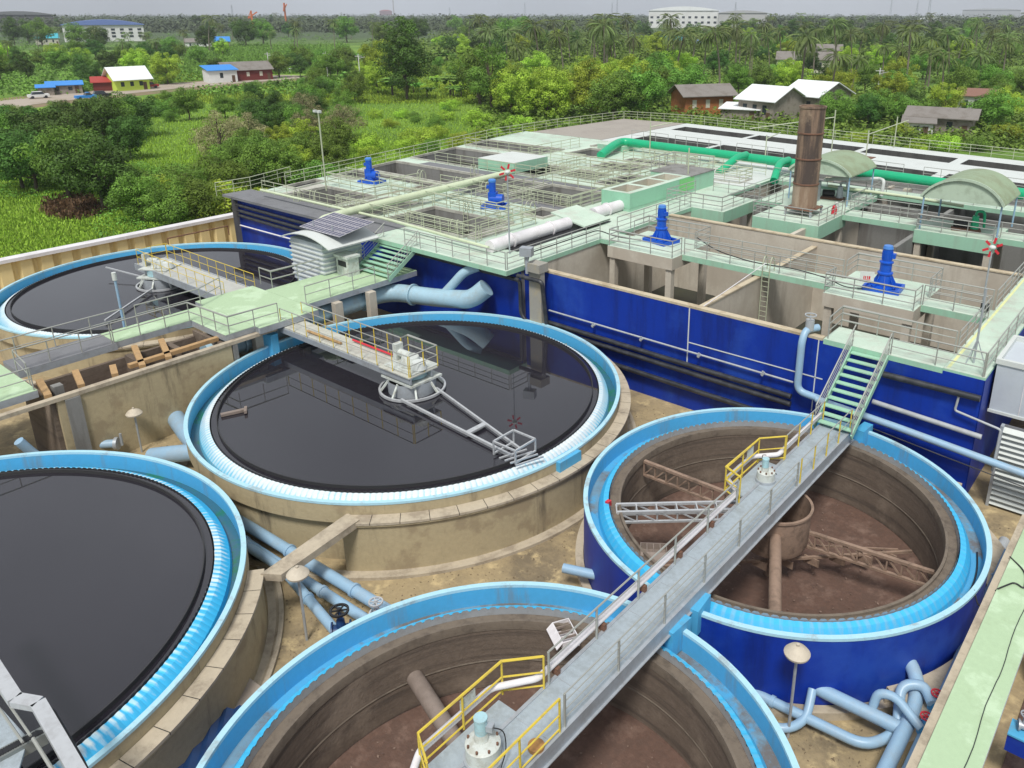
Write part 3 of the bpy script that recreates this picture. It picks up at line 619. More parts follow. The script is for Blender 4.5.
# rails of the bridge
L_, Rr_ = BU-.58, BU+.58
v = lambda a: a
def yrail(label, pts, **k): return rail(label, pts, m=M_yellow, bars=(.55,.12), spacing=1.2, r=.03, **k)
zb = ZB
rail('grey handrail on the left side of the long footbridge between the two yellow railings', [(L_,-21.045,zb),(L_,-10.912,zb)], bars=(.72,), spacing=2.0, rp=.035, r=.026)
rail('grey four bar handrail on the right side of the long footbridge', [(Rr_,-21.817,zb),(Rr_,-8.500,zb)], bars=(.8,.55,.3), spacing=2.05, r=.02, rp=.035)
rail('thin yellow posted handrail on the right side of the footbridge next to the staircase', [(Rr_,-8.210,zb),(Rr_,-3.289,zb)], m=M_rail, mpost=M_yellow, bars=(.55,), spacing=1.1, r=.022, rp=.028)
yrail('yellow railing bulging round the drive over the empty blue clarifier', [(L_,-10.719,zb),(L_-.72,-10.430,zb),(L_-.72,-7.824,zb),(L_,-7.052,zb)])
rail('grey railing with yellow posts from the drive platform to the staircase foot', [(L_,-6.956,zb),(L_,-3.289,zb)], mpost=M_yellow, bars=(.55,), spacing=1.1, r=.024, rp=.03)
yrail('yellow railing bulging round the near drive at the bottom of the picture', [(L_,-21.238,zb),(L_-.72,-22.010,zb),(L_-.72,-24.712,zb),(L_,-25.098,zb)])
yrail('yellow railing on the right of the near drive by the orange dish', [(Rr_,-22.010,zb),(Rr_,-24.808,zb)])
# conduit pipe carried outside the left rail
pipe('conduit', 'long white conduit pipe fixed along the left side of the footbridge', [(L_-.12,-25.773,zb+.35),(L_-.84,-24.615,zb+.35),(L_-.84,-22.299,zb+.35),(L_-.12,-21.334,zb+.35),(L_-.12,-10.623,zb+.35),(L_-.86,-10.044,zb+.35),(L_-.86,-8.114,zb+.35),(L_-.12,-7.342,zb+.35),(L_-.12,-3.289,zb+.4)], .09, M_cap, bend=.15)
for i, v_ in enumerate([-20.2,-18.1,-16,-13.9,-11.8]):
    o = MB().box(-.10,.10,-.06,.06,0,.22).box(-.14,-.06,-.09,.09,.18,.30).build('pipe_bracket', M_rusty); o.location = (L_-.08, -1.166+v_*.965, zb+.02)
    tag(o, 'small rusty bracket holding the white conduit on the footbridge', 'bracket', 'conduit brackets on the footbridge')
tag(MB().cbox((L_-.74,-8.500,zb+.75), (.02,.5,.35)).build('notice_plate', M_whitem), 'small white plate on the yellow railing over the empty blue clarifier', 'sign')
tag(MB().cbox((L_-.74,-23.168,zb+.75), (.02,.5,.3)).build('notice_plate', M_whitem), 'small white plate on the near yellow railing', 'sign')

# ------------------------------------------------------------------ staircases
def stairs(label, x0, x1, ytop, ybot, ztop, zbot, n, rails=True, dirn=-1):
    t = thing('staircase', label, 'stairs', ((x0+x1)/2, ytop, zbot)); ox, oy, oz = t.location
    for i in range(n):
        z = ztop-(i+1)*(ztop-zbot)/(n+1)-oz; y = (ybot-ytop)*(i+.5)/n
        MB().box(x0-ox,x1-ox,y-.15,y+.12,z-.05,z).build('tread', M_mintside, t)
    for x in (x0-ox-.04, x1-ox+.04):
        MB().beam((x,0,ztop-oz-.12),(x,ybot-oy,-.05), .05, .28).build('stringer', M_mintside, t)
        MB().tube([(x,.1,ztop-oz+.95),(x,ybot-oy,.95),(x,ybot-oy,0)], .032, 8).build('handrail', M_rail, t)
        for h in (.3,.52,.74): MB().tube([(x,.05,ztop-oz+h-.05),(x,ybot-oy,h-.05)], .014, 6).build('side_bar', M_rail, t)
        for k in (.02,.35,.68): MB().tube([(x,(ybot-oy)*k,(ztop-oz)*(1-k)-.1),(x,(ybot-oy)*k,(ztop-oz)*(1-k)+.95)], .022, 6).build('post', M_rail, t)
    return t
stairs('mint staircase of ten treads from the footbridge up the blue wall', BU-.75, BU+.75, .0, -3.096-.55, ZD, ZB, 10)
ZW = 4.064
stairs('mint staircase of eight treads beside the solar panel hut', -36.2, -33.0, -1.1, -3.6, ZD, ZW, 8)

# ------------------------------------------------------------------ rake mechanism in the empty blue clarifier
def truss(name, a, b, w, h, m, parent, n=7, r=.045):
    """open three dimensional truss arm"""
    a, b = Vector(a), Vector(b); d = b-a; up = Vector((0,0,h)); s = Vector((-d.y, d.x, 0)).normalized()*w/2; mb = MB()
    for e in (s, -s):
        mb.beam(a+e+up, b+e+up, r*2.2, r*2.2); mb.beam(a+e, b+e, r*1.8, r*1.8)
        for i in range(n):
            p0 = a+d*(i/n)+e; p1 = a+d*((i+1)/n)+e
            mb.beam(p0, p0+up, r, r); mb.beam(p0+up, p1, r, r)
        mb.beam(b+e, b+e+up, r, r)
    for i in range(n+1):
        q = a+d*(i/n); mb.beam(q+s+up, q-s+up, r, r)
    return mb.build(name, m, parent)
cx, cy = TC_
t = thing('rake_mechanism', 'brown sludge rake with central feed drum and truss arms in the empty blue clarifier', 'rake', (cx, cy, -0.279))
ox, oy, oz = t.location
def rc(p): return (p[0]-ox, p[1]-oy, p[2]-oz)
zb_, zt_ = 0.831-oz, 2.471-oz
MB().lathe([(1.05,zb_+.08),(1.18,zb_),(1.26,zb_+.25),(1.28,zt_-.1),(1.34,zt_-.08),(1.34,zt_),(1.24,zt_),(1.2,zb_+.3)], n=44).build('feed_drum', M_brownst, t, True)
MB().cyl((0,0,-.4), .25, zt_+.9, 16).build('centre_column', M_brownst, t, True)
f0, f1 = Vector(rc((-4.170, -9.706, 1.796))), Vector(rc((-2.318, -13.662, 1.796))); fd = (f1-f0).normalized()
MB().tube([f0-fd*.1, f0+fd*.12], .32, 20).build('flange', M_brownst, t, True)
MB().tube([f0-fd*.5, f1], .21, 18).build('inlet_pipe', M_brownst, t, True)
def flat_truss(a, b, h, r, n, parent=None, m=None):
    a, b = Vector(a), Vector(b); d = b-a; dn = Vector((0,0,-h)); mb = MB()
    mb.beam(a, b, r*2.6, r*2); mb.beam(a+dn, b+dn, r*2.2, r*1.6)
    for i in range(n):
        p0 = a+d*(i/n); p1 = a+d*((i+1)/n); mb.beam(p0, p0+dn, r, r); mb.beam(p0, p1+dn, r, r)
    mb.beam(b, b+dn, r, r); return mb.build('arm', m or M_brownst, parent)
flat_truss(rc((-3.765, -8.210, 1.410)), rc((0.790, -7.679, 1.410)), .62, .055, 9, t)
flat_truss(rc((-5.599, -8.886, 2.230)), rc((-10.375, -8.934, 2.230)), .62, .055, 9, t)
g0, g1 = Vector(rc((-8.108, -12.746, 0.396))), Vector(rc((-0.484, -5.508, 0.396)))
MB().beam(g0, g1, .10, .10).build('scraper_beam', M_brownst, t)
gd = (g1-g0).normalized()
for i in range(10):
    q_ = g0+(g1-g0)*(.06+i*.095); q_.z -= .16
    MB().beam(q_-Vector((.30,-.02,0)), q_+Vector((.30,-.02,0)), .05, .3).build('scraper_blade', M_brownst, t)
MB().beam((0,0,.95), tuple(g1*.9+Vector((0,0,.15))), .05,.05).build('tie_rod', M_brownst, t)
MB().beam((0,0,.95), tuple(g0*.9+Vector((0,0,.15))), .05,.05).build('tie_rod', M_brownst, t)
# grey skimmer arm
a0 = (-9.217, -12.504, 2.423); b0 = (-5.213, -9.175, 2.326)
t = thing('lattice_skimmer', 'light grey lattice skimmer arm reaching the weir of the empty blue clarifier', 'skimmer', a0)
d = Vector(b0)-Vector(a0)
truss('lattice', (0,0,-.5), (d.x,d.y,-.45), .5, .42, M_silver, t, 7, r=.045)
MB().beam((-.15,-.2,-.3),(.45,-.45,-.95), .05,.05).box(.3,.9,-.7,-.64,-1.05,-.9).build('hanging_frame', M_silver, t)
MB().box(-.45,-.3,-.1,.1,-.15,.1).build('guide_shoe', M_red, t)
def scum_box(label, loc, rz):
    t = thing('scum_box', label, 'scum box', loc, None, rz)
    mb = MB().box(-.6,.6,-.35,-.32,-.35,0).box(-.6,.6,.32,.35,-.35,0).box(-.6,-.57,-.32,.32,-.35,0).box(.57,.6,-.32,.32,-.35,0).box(-.57,.57,-.32,.32,-.36,-.33)
    mb.build('hopper', M_cap if 'pale' in label else M_greybr, t)
    for x in (-.3,0,.3): MB().box(x-.02,x+.02,-.318,.318,-.12,-.02).build('baffle', M_greybr, t)
    MB().add([(-.6,-.35,0),(.6,-.35,0),(.6,-.6,-.25),(-.6,-.6,-.25),(-.6,-.35,-.03),(.6,-.35,-.03),(.6,-.6,-.28),(-.6,-.6,-.28)],[(0,1,2,3),(7,6,5,4),(0,3,7,4),(1,5,6,2),(2,6,7,3)]).build('ramp', M_cap if 'pale' in label else M_greybr, t); t.scale = (.75,.75,.75)
scum_box('grey brown scum box under the footbridge inside the empty blue clarifier', (-6.853, -13.614, 2.375), R(35))
scum_box('pale scum box on the far inner ledge of the nearest clarifier', (-6.708, -18.536, 2.423), R(-30))
# inlet pipe of the nearest clarifier
t = thing('inlet_pipe', 'thick grey brown inlet pipe running to the centre of the nearest clarifier', 'pipe', (-10.520, -21.431, 1.024))
e = Vector((-4.634, -23.264, 1.024))-t.location
MB().tube([(0,0,0), e], .25, 20).build('pipe_run', M_greybr, t, True)
MB().tube([e*.015, e*.045], .36, 20).build('flange', M_greybr, t, True)
MB().cyl(tuple(Vector((TB[0],TB[1],-1.6))-t.location), 1.1, 3.6, 32).build('feed_drum', M_brownst, t, True)

# ------------------------------------------------------------------ clarifier A: bridge, drive, skimmer
ZA = 3.678
t = thing('footbridge', 'short steel bridge with pale deck leading to the middle of the black water', 'bridge', (-26.829, -10.912, ZA))
x0, x1 = -32.233--26.829, -21.618--26.829
MB().box(x0,x1-2.2,-.62,.62,-.06,0).box(x1-2.2,x1,-.75,1.0,-.06,0).build('deck', mat('pale_bridge_deck', (.55,.56,.50), .6, dirt=(.36,.33,.28), dscale=1.5, damt=.6), t)
for s in (-1,1): MB().box(x0,x1,s*.64-.04,s*.64+.04,-.36,-.07).build('side_beam', M_galv, t)
rail('yellow posted railing on the near side of the short bridge over black water', [(-32.040,-11.588,ZA),(-21.714,-11.588,ZA)], m=M_rail, mpost=M_yellow, spacing=1.1, r=.024)
rail('yellow railing on the far side and end of the short bridge over black water', [(-32.040,-10.285,ZA),(-23.741,-10.285,ZA),(-23.741,-9.851,ZA),(-21.666,-9.851,ZA),(-21.666,-11.539,ZA)], m=M_rail, mpost=M_yellow, spacing=1.1, r=.026)
tag(MB().tube([(-27.215, -10.574, 3.822),(-24.127, -10.574, 3.822)], .055, 10).build('red_pipe', M_red, None, True), 'red pipe lying along the short bridge beside its drive', 'pipe')
tag(MB().tube([(-30.206, -11.202, 3.774),(-27.408, -11.153, 3.774)], .07, 8).build('timber_pole', M_wood, None, True), 'timber pole lying on the deck of the short bridge', 'pole')
def centre_drive(label, c, zdeck, zw, rz=0):
    t = thing('clarifier_drive', label, 'drive unit', (c[0], c[1], zdeck), None, rz)
    MB().box(-1.0,1.0,-.8,.85,.02,.08).build('base_frame', M_whitem, t)
    MB().box(-1.1,1.1,-.95,.95,-.55,-.45).build('lower_platform', M_whitem, t)
    MB().cyl((0,0,-.42), .8, .42, 32).build('turntable', mat_motor, t, True)
    MB().cyl((0,0,.1), .55, .4, 24, r2=.4).build('gear_housing', M_whitem, t, True)
    MB().tube([(-.9,.1,.42),(-.1,.1,.42)], .2, 14).build('motor', M_whitem, t, True)
    MB().box(-1.1,-.85,-.15,.3,.1,.9).build('control_box', M_whitem, t)
    MB().cyl((.7,-.1,.1), .38, .34, 20, r2=.3).build('cover_dome', M_white, t, True)
    r_ = MB().lathe([(1.5,zw-zdeck+.04),(1.6,zw-zdeck+.04),(1.6,zw-zdeck+.15),(1.5,zw-zdeck+.15)], n=48, close=True).build('float_ring', M_silver, t, True)
    MB().lathe([(1.15,zw-zdeck-.6),(1.15,-.55)], n=40).build('feed_well', M_galv, t, True)
    for k in range(8):
        a = k*PI/4+.2; MB().beam((1.5*math.cos(a),1.5*math.sin(a),zw-zdeck+.1),(1.05*math.cos(a),1.05*math.sin(a),-.55), .09,.09).build('strut', M_whitem, t)
    return t
ZWAT = ZR-.24
centre_drive('white drive unit on the end of the short bridge over the black water', TA, ZA, ZWAT)
mb = MB()
t = thing('skimmer', 'silver skimmer frame of two long arms floating on the black water of the middle clarifier', 'skimmer', (TA[0],TA[1],ZWAT))
def rel(p): return (p[0]-TA[0], p[1]-TA[1], .16)
P1, P2, P3, P4 = rel((-21.521, -10.140)), rel((-14.573, -11.877)), rel((-21.907, -11.974)), rel((-14.380, -12.504))
MB().beam(P1, P2, .09,.12).build('arm', M_silver, t); MB().beam(P3, P4, .11,.12).build('arm', M_silver, t)
l = lambda a, b, k: tuple(a[i]+(b[i]-a[i])*k for i in range(3))
MB().beam(l(P1,P2,.62), l(P3,P4,.62), .26,.08).build('cross_arm', M_silver, t)
q = l(P2,P4,.5); mb = MB()
for dx in (-.7,.5):
    mb.beam((q[0]+dx,q[1]-.6,.1),(q[0]+dx,q[1]-.6,.7),.06,.06).beam((q[0]+dx,q[1]+.6,.1),(q[0]+dx,q[1]+.6,.7),.06,.06).beam((q[0]+dx,q[1]-.6,.7),(q[0]+dx,q[1]+.6,.7),.07,.07).beam((q[0]+dx,q[1]-.6,.15),(q[0]+dx,q[1]+.6,.15),.07,.07)
for dy in (-.6,.6): mb.beam((q[0]-.7,q[1]+dy,.7),(q[0]+.5,q[1]+dy,.7),.07,.07)
for k in range(4): mb.beam((q[0]-.2+k*.3,q[1]-.8,.2),(q[0]+.2+k*.3,q[1]+.4,.2),.06,.06)
mb.build('scraper_cage', M_silver, t)
# small float at the left rim
(q, a) = polar(TA, 8.0, 226, 415, ZWAT)
tag(MB().cbox((*q,ZWAT+.08),(1.1,.2,.12),a+.2).cbox((q[0]+.5*math.cos(a+PI),q[1]+.5*math.sin(a+PI),ZWAT+.12),(.12,.5,.14),a).build('scum_float', M_greybr), 'small brown float arm at the left weir of the middle clarifier', 'float')

# ------------------------------------------------------------------ clarifier E: bridge and drive
t = thing('footbridge', 'grey bridge with yellow rails over the farthest clarifier beside the fence', 'bridge', (-44.199, -10.140, ZA))
MB().box(-49.989--44.199,-38.409--44.199,-1.0,1.0,-.06,0).build('deck', mat('dull_white_deck', (.52,.53,.50), .6, dirt=(.35,.35,.33), dscale=1.2, damt=.5), t)
for s in (-1,1): MB().box(-49.989--44.199,-38.409--44.199,s*1.03-.04,s*1.03+.04,-.4,.05).build('side_beam', M_galv, t)
rail('yellow railing on the near side of the farthest clarifier bridge', [(-38.602,-11.105,ZA),(-49.603,-11.105,ZA),(-49.603,-9.175,ZA)], m=M_yellow, spacing=1.1, r=.02)
rail('yellow railing on the far side of the farthest clarifier bridge', [(-38.602,-9.175,ZA),(-49.506,-9.175,ZA)], m=M_yellow, spacing=1.1, r=.02)
centre_drive('cluttered off white drive unit on the bridge of the farthest clarifier', TE, ZA, ZWAT, .5)
MB_ = MB().beam((0,0,0),(4.5,-5.5,0),.1,.1).beam((0,0,0),(-5,-1.4,.4),.08,.08)
o = MB_.build('skimmer_rods', M_silver); o.location = (TE[0],TE[1],ZWAT+.2); tag(o, 'thin skimmer rods on the water of the farthest clarifier', 'skimmer')
# pole with white tip
o = MB().tube([(0,0,0),(0,0,3.2)], .07, 8).build('dip_pole', M_palepipe); x, y = at(125,330,ZWAT); o.location = (x,y,ZWAT-.2); tag(o, 'pale blue pole with white tip standing in the farthest clarifier', 'pole')
MB().cyl((0,0,3.2), .12, .45, 10).build('tip', M_white, o)

# ------------------------------------------------------------------ clarifier D: the corner of its bridge at the bottom left
t = thing('footbridge', 'grey steel bridge corner with silver trough rail at the bottom left', 'bridge', (-15.442, -30.502, 3.967))
ox, oy, oz = t.location
def r3(u,v,z): return (u-ox, v-oy, z-oz)
zq = 4.836
A1 = [(*at(-40,612,zq),zq),(*at(15,698,zq),zq),(*at(38,702,zq),zq),(*at(80,775,zq),zq),(*at(110,830,zq),zq)]
A1 = [Vector(r3(*p)) for p in A1]
for i in range(4): MB().beam(A1[i]-Vector((0,0,.06)), A1[i+1]-Vector((0,0,.06)), .30,.16).build('trough', M_silver, t)
z3 = 3.871
dk = [at(-60,640,z3),at(28,738,z3),at(-20,900,z3),at(-120,800,z3)]
MB().poly([(x-ox,y-oy) for x,y in dk], z3-oz-.06, z3-oz).build('deck', M_plate, t)
MB().beam(r3(*at(-20,768,z3),z3-.05), r3(*at(45,733,z3),z3-.05), .3,.3).build('cross_beam', M_raildark, t)
mb = MB()
for i in range(26):
    a_ = Vector(r3(*at(-20,768,z3),z3+.11)); b_2 = Vector(r3(*at(45,733,z3),z3+.11)); mb.beam(a_+(b_2-a_)*(i/26)+Vector((-.1,-.1,0)), a_+(b_2-a_)*(i/26)+Vector((.1,.1,0)), .03,.02)
mb.build('gear_rack', M_black, t)
for dx in (0, 10): MB().tube([r3(*at(-30-dx,640,zq),zq-.45-dx*.02), r3(*at(26-dx,720,zq),zq-.45-dx*.02)], .03, 6).build('side_bar', M_rail, t)
MB().tube([r3(*at(30,728,zq),zq-.3), r3(*at(75,800,zq),zq-.3)], .04, 8).build('side_bar', M_rail, t)
MB().tube(arcpts([r3(*at(45,704,zq),zq-.1), r3(*at(52,706,zq),zq-.1), r3(*at(82,752,zq),zq-.3), r3(*at(92,772,zq),zq-.7)],.3), .03, 6).build('cable', M_black, t)
# ------------------------------------------------------------------ mint walkway between the far clarifiers (height ZW)
def kslab(label, u0,u1,v0,v1, m=None, th=.35, z=None):
    return slab('walkway', label, 'walkway', u0,u1,v0,v1, z1=z or ZW, th=th, m=m, ms=M_galv)
kslab('pale green walkway strip at the foot of the stairs by the solar panel hut', -37.154,-33.101,-9.368,-1.2, M_lime)
kslab('pale green square landing between the two clarifier bridges', -38.505,-31.847,-12.939,-9.378, M_lime)
kslab('pale green walkway strip beside the timber topped channel basin', -37.540,-35.803,-18.439,-12.948, M_lime)
kslab('pale green landing corner above the concrete channel basin', -35.794,-32.329,-14.579,-12.948, M_lime)
kslab('dark grey walkway strip left of the channel basin', -37.540,-35.610,-22.782,-18.449, M_deckgrey)
kslab('pale green landing at the left edge of the picture', -38.409,-32.812,-27.221,-22.975, M_lime)
# railings there
rail('grey railing above the farthest clarifier from the fence side landing to the left edge', [(-37.444,-17.185,ZW),(-37.444,-27.221,ZW)], spacing=1.6)
rail('grey railing along the farthest clarifier from its bridge to the landing gap', [(-38.409,-11.395,ZW),(-37.444,-13.132,ZW),(-37.444,-16.606,ZW)], spacing=1.6)
rail('grey railing beside the farthest clarifier bridge towards the solar panel hut', [(-38.409,-8.886,ZW),(-37.154,-8.886,ZW),(-37.058,-5.412,ZW)], spacing=1.5)
rail('grey railing along the near edge of the green landing above the channel basin', [(-31.895,-11.781,ZW),(-32.040,-14.483,ZW),(-35.707,-14.676,ZW),(-35.707,-18.536,ZW)], spacing=1.4)
rail('grey railing above the dark grey walkway strip', [(-35.707,-18.632,ZW),(-35.707,-22.782,ZW),(-33.584,-22.975,ZW)], spacing=1.5)
rail('grey railing from the short bridge up to the small stairs', [(-33.149,-9.272,ZW),(-33.149,-4.447,ZW)], spacing=1.4)
rail('grey railing at the left edge over the tan basin wall', [(-32.908,-23.071,ZW),(-32.908,-27.028,ZW)], spacing=1.5)

# concrete channel basin with timber beams
ZC = 3.774
t = thing('channel_basin', 'stained tan concrete channel basin with timber beams across its top', 'concrete basin', (0,0,0))
u0, u1, v0, v1 = -35.610, -32.040, -22.589, -14.483
MB().box(u1-.2,u1,v0,v1,0,ZC-.2).build('front_wall', M_tan, t)
MB().box(u1-.25,u1+.06,v0-2.2,v1+2.6,ZC-.2,ZC-.02).build('top_beam', M_ledge, t)
MB().box(u0,u1-.21,v1-.2,v1,0,ZC-.22).build('end_wall', M_tankin, t)
MB().box(u0,u0+.2,v0,v1-.21,0,ZC-.5).build('back_wall', M_tankin, t)
MB().box(u0,u1-.21,v0-.2,v0,0,ZC-.22).build('end_wall', M_tankin, t)
MB().box(u0+.21,u1-.21,v0+.01,v1-.21,1.6,1.65).build('sludge', M_sludge, t)
for v_ in (-18.150, -16.220): MB().box(u0+.21,u1-.26,v_-.15,v_+.15,1.65,ZC-.35).build('divider', M_tankin, t)
for i, (a_, b_2) in enumerate([((-35.417, -17.764),(-32.619, -18.632)),((-35.224, -16.509),(-32.619, -17.378)),((-33.198, -14.579),(-33.198, -19.018)),((-34.549, -20.852),(-32.619, -21.334)),((-34.742, -22.299),(-32.619, -22.685)),((-33.777, -19.501),(-32.619, -19.887))]):
    p_, q_ = a_, b_2
    o = MB().beam((*p_,ZC-.1),(*q_,ZC-.1), .28,.2).build('timber_beam', M_wood)
    tag(o, ['timber beam across the channel basin, second from the landing','timber beam across the channel basin, nearest the landing','longest timber beam lying lengthwise on the channel basin','short timber beam near the left end of the channel basin','timber beam at the left end of the channel basin','short timber stub in the middle of the channel basin'][i], 'beam')
o = MB().box(u1-.35,u1+.12,v0+.3,v0+.9,0,ZC-.22).build('buttress', M_greyc); tag(o, 'grey concrete buttress at the left end of the tan basin wall', 'buttress')
o = MB().box(u1-.2,u1+.05,v1+.05,v1+.3,0,ZC-.22).build('buttress', M_greyc); tag(o, 'slim grey column at the right end of the tan basin wall', 'column')
for i, vv in enumerate([-12.55,-9.85,-7.44,-5.03]):
    o = MB().box(-32.908-.2,-32.908+.2,vv-.25,vv+.25,0,ZW-.36).build('column', M_wallc); tag(o, 'concrete column under the green walkway beside the pale pipe', 'column', 'columns under the green walkway')
for i, v_ in enumerate([-22,-25]):
    o = MB().box(-33.584-.2,-33.584+.2,v_-.2,v_+.2,0,ZW-.36).build('column', M_greyc); tag(o, 'concrete column under the walkway at the left edge', 'column', 'columns under the left landing')
# ------------------------------------------------------------------ big pale pipes
pipe('large_pipe', 'big pale blue pipe under the green walkway that turns along the blue wall', [(-33.9,-15,2.75),(-33.9,-2.95,2.95),(-30.2,-2.05,3.05),(-27.7,-1.7,3.4),(-26.9,-1.2,4.2)], .56, M_palepipe2, bend=1.2, n=20)
pipe('branch_pipe', 'narrower pale branch pipe rising to the mint deck from the big pale pipe', [(-30.0,-2.0,3.2),(-29.4,-1.7,3.9),(-28.6,-1.3,4.9),(-27.9,-.8,5.2)], .28, M_palepipe2, bend=.9, n=16)
for i, (x, y) in enumerate([(-32.6,-3.2),(-30.2,-2.9),(-28.1,-2.7),(-33.2,-6.2)]):
    o = MB().cbox((0,0,.75),(.5,.9,1.5)).cbox((0,-.35,.35),(1.4,.5,.7)).build('pipe_support', M_tan); o.location = (x,y,0); o.rotation_euler.z = .2*i
    tag(o, 'stained concrete block supporting the big pale pipe', 'support', 'supports of the big pale pipe')
# dusty duct at the joint of the two blue walls
o = MB().box(-23.9,-23.0,-.75,-.42,2.6,5.9).cbox((-23.45,-.55,6.0),(1.0,.8,.5)).build('duct', M_duct); tag(o, 'dusty vertical duct on the blue wall at the corner of the mint deck', 'duct')
pipe('black_pipe', 'black pipe bending down beside the dusty duct', [(-34,-.75,5.0),(-24.6,-.75,5.0),(-24.6,-.75,3.0),(-24.2,-.75,2.6)], .12, M_blackpipe)
pipe('black_pipe', 'black pipe over the dusty duct', [(-24.6,-.95,5.35),(-22.75,-.95,5.35),(-22.75,-.6,2.7)], .12, M_blackpipe)
for i, (z, r_, v_) in enumerate([(3.25,.05,-.2),(2.55,.13,-.3),(2.15,.13,-.3),(1.25,.13,-.3)]):
    pipe('wall_pipe', ['thin grey conduit with fittings on the long blue wall','upper black pipe on the long blue wall','lower black pipe on the long blue wall','lowest black pipe on the long blue wall'][i], [(-22.9,v_,z+.15),(-7.9,v_,z)], r_, M_greypipe if i==0 else M_blackpipe)
for i, x in enumerate([-19.6,-16.4,-12.9,-9.4]):
    o = MB().tube([(0,0,0),(0,-.22,0)], .08, 10).cyl((0,-.16,-.1), .05, .26, 10).build('pipe_fitting', M_greypipe); o.location = (x,-.2,3.3); tag(o, 'pale valve fitting on the thin grey conduit of the long blue wall', 'fitting', 'fittings on the blue wall conduit')
for i, z in enumerate((4.95,4.5,4.1)):
    pipe('wall_pipe', ['topmost black pipe on the blue wall behind the farthest clarifier','middle black pipe on the blue wall behind the farthest clarifier','lowest black pipe on the blue wall behind the farthest clarifier'][i], [(-55.4,-.55,z+.1),(-41,-.55,z-.05)], .12, M_blackpipe)
pipe('handrail_pipe', 'cream pipe low on the blue wall behind the farthest clarifier', [(-55.2,-.6,3.4),(-42,-.6,3.5)], .06, M_cap)
o = MB().box(-13.77,-13.71,-.045,-.021,2.6,ZD-.13).build('conduit', M_white); tag(o, 'white vertical conduit on the long blue wall', 'conduit')
o = MB().box(-13.7,-6.6,-.045,-.022,3.70,3.75).build('conduit', M_white); tag(o, 'white horizontal conduit on the long blue wall', 'conduit')
o = MB().box(-6.98,-6.93,-.045,-.021,2.0,ZD-.13).build('conduit', M_white); tag(o, 'white vertical conduit on the blue wall left of the staircase', 'conduit')
# valve pipe
t = thing('valve_pipe', 'grey blue pipe with handwheel rising over the blue wall left of the staircase', 'pipe', (-7.6,-.4,0))
MB().tube(arcpts([(.35,.9,5.95),(.0,.35,5.95),(-.0,.0,5.5),(0,0,3.0),(1.1,0,2.9)],.4), .17, 14).build('pipe_run', M_palepipe, t, True)
MB().cyl((.1,.5,5.9), .2, .5, 12).build('valve_body', M_greypipe, t, True)
MB().lathe([(.22,6.6),(.27,6.6),(.27,6.65),(.22,6.65)], c=(.1,.5,0), n=20, close=True).build('handwheel', M_greypipe, t)
MB().tube([(.1,.5,6.3),(.1,.5,6.62)], .03, 6).build('valve_stem', M_greypipe, t)
pipe('long_pipe', 'long pale blue pipe from the staircase foot past the louvred wall', [(-6.6,-.55,2.92),(-3.0,-.55,2.72),(3.4,-.6,2.25),(9,-.7,1.9)], .16, M_palepipe)
pipe('wall_pipe', 'dusty grey pipe low on the blue wall right of the staircase', [(-4.2,-.2,3.42),(.3,-.2,3.2)], .11, M_greypipe)
pipe('wall_pipe', 'dark grey pipe high on the blue wall right of the staircase', [(-3.9,-.2,4.82),(.0,-.2,4.85)], .14, M_blackpipe)
pipe('wall_pipe', 'thin white bent pipe near the right corner of the blue wall', [(-.8,-.2,4.7),(-.86,-.2,4.05),(.95,-.3,3.8),(.93,-.3,1.9)], .05, M_greypipe)
pipe('cable', 'thin dark cable stretched low along the blue wall right of the staircase', [(-4.1,-.5,2.3),(-1,-.5,2.0),(3.2,-.6,1.7)], .025, M_blackpipe)
t = thing('pipe_manifold', 'small cluster of grey valves at the foot of the staircase', 'valves', (-8.2,-.9,1.7))
for dx in (0,.9):
    MB().tube([(dx,0,0),(dx+1.2,0,0)], .16, 12).build('pipe_run', M_greypipe, t, True); MB().tube([(dx-.05,0,0),(dx+.1,0,0)], .28, 12).build('flange', M_galv, t, True); MB().tube([(dx+.25,0,.0),(dx+.25,0,.35)], .09, 10).build('valve_stem', M_galv, t, True)
# curved kerb path round the blue clarifier
mb = MB().lathe([(7.286,.0),(7.286,.9),(8.444,.9),(8.444,.0)], c=(TC_[0],TC_[1],0), n=40, a0=R(-38), a1=R(58))
o = mb.build('curved_kerb', M_ledge); tag(o, 'curved concrete kerb path round the right side of the blue clarifier', 'kerb')
o = MB().box(-.75,-.05,-1.0,-.44,0,1.0).build('kerb_block', M_ledge); tag(o, 'concrete block where the kerb path meets the blue wall corner', 'kerb')

# ------------------------------------------------------------------ right edge: hut, louvred wall, corrugated roof
t = thing('clad_box', 'pale grey sheet clad box with white parapet at the right edge', 'hut', (.15,1.25,3.75))
MB().box(0,3.2,0,3.2,0,2.2).build('cladding', M_sheet, t)
MB().box(-.06,3.26,-.06,.10,2.2,2.42).box(-.06,.10,.1,3.1,2.2,2.42).box(-.06,3.26,3.1,3.26,2.2,2.42).build('parapet', M_white, t)
for x in (1.1,2.0): MB().box(x,x+.03,-.02,-.001,0,2.2).build('joint', M_cap, t)
MB().box(-.04,3.24,-.05,.0,0,.12).build('bottom_trim', M_white, t)
t = thing('louvred_wall', 'tall white louvred screen below the pale grey clad box', 'louvre', (.85,.15,0))
MB().box(0,.12,0,.3,0,3.75).build('frame', M_galv, t); MB().box(2.8,2.9,0,.3,0,3.75).build('frame', M_galv, t)
MB().box(.12,2.8,.26,.30,0,3.75).build('backing', M_deckgrey, t)
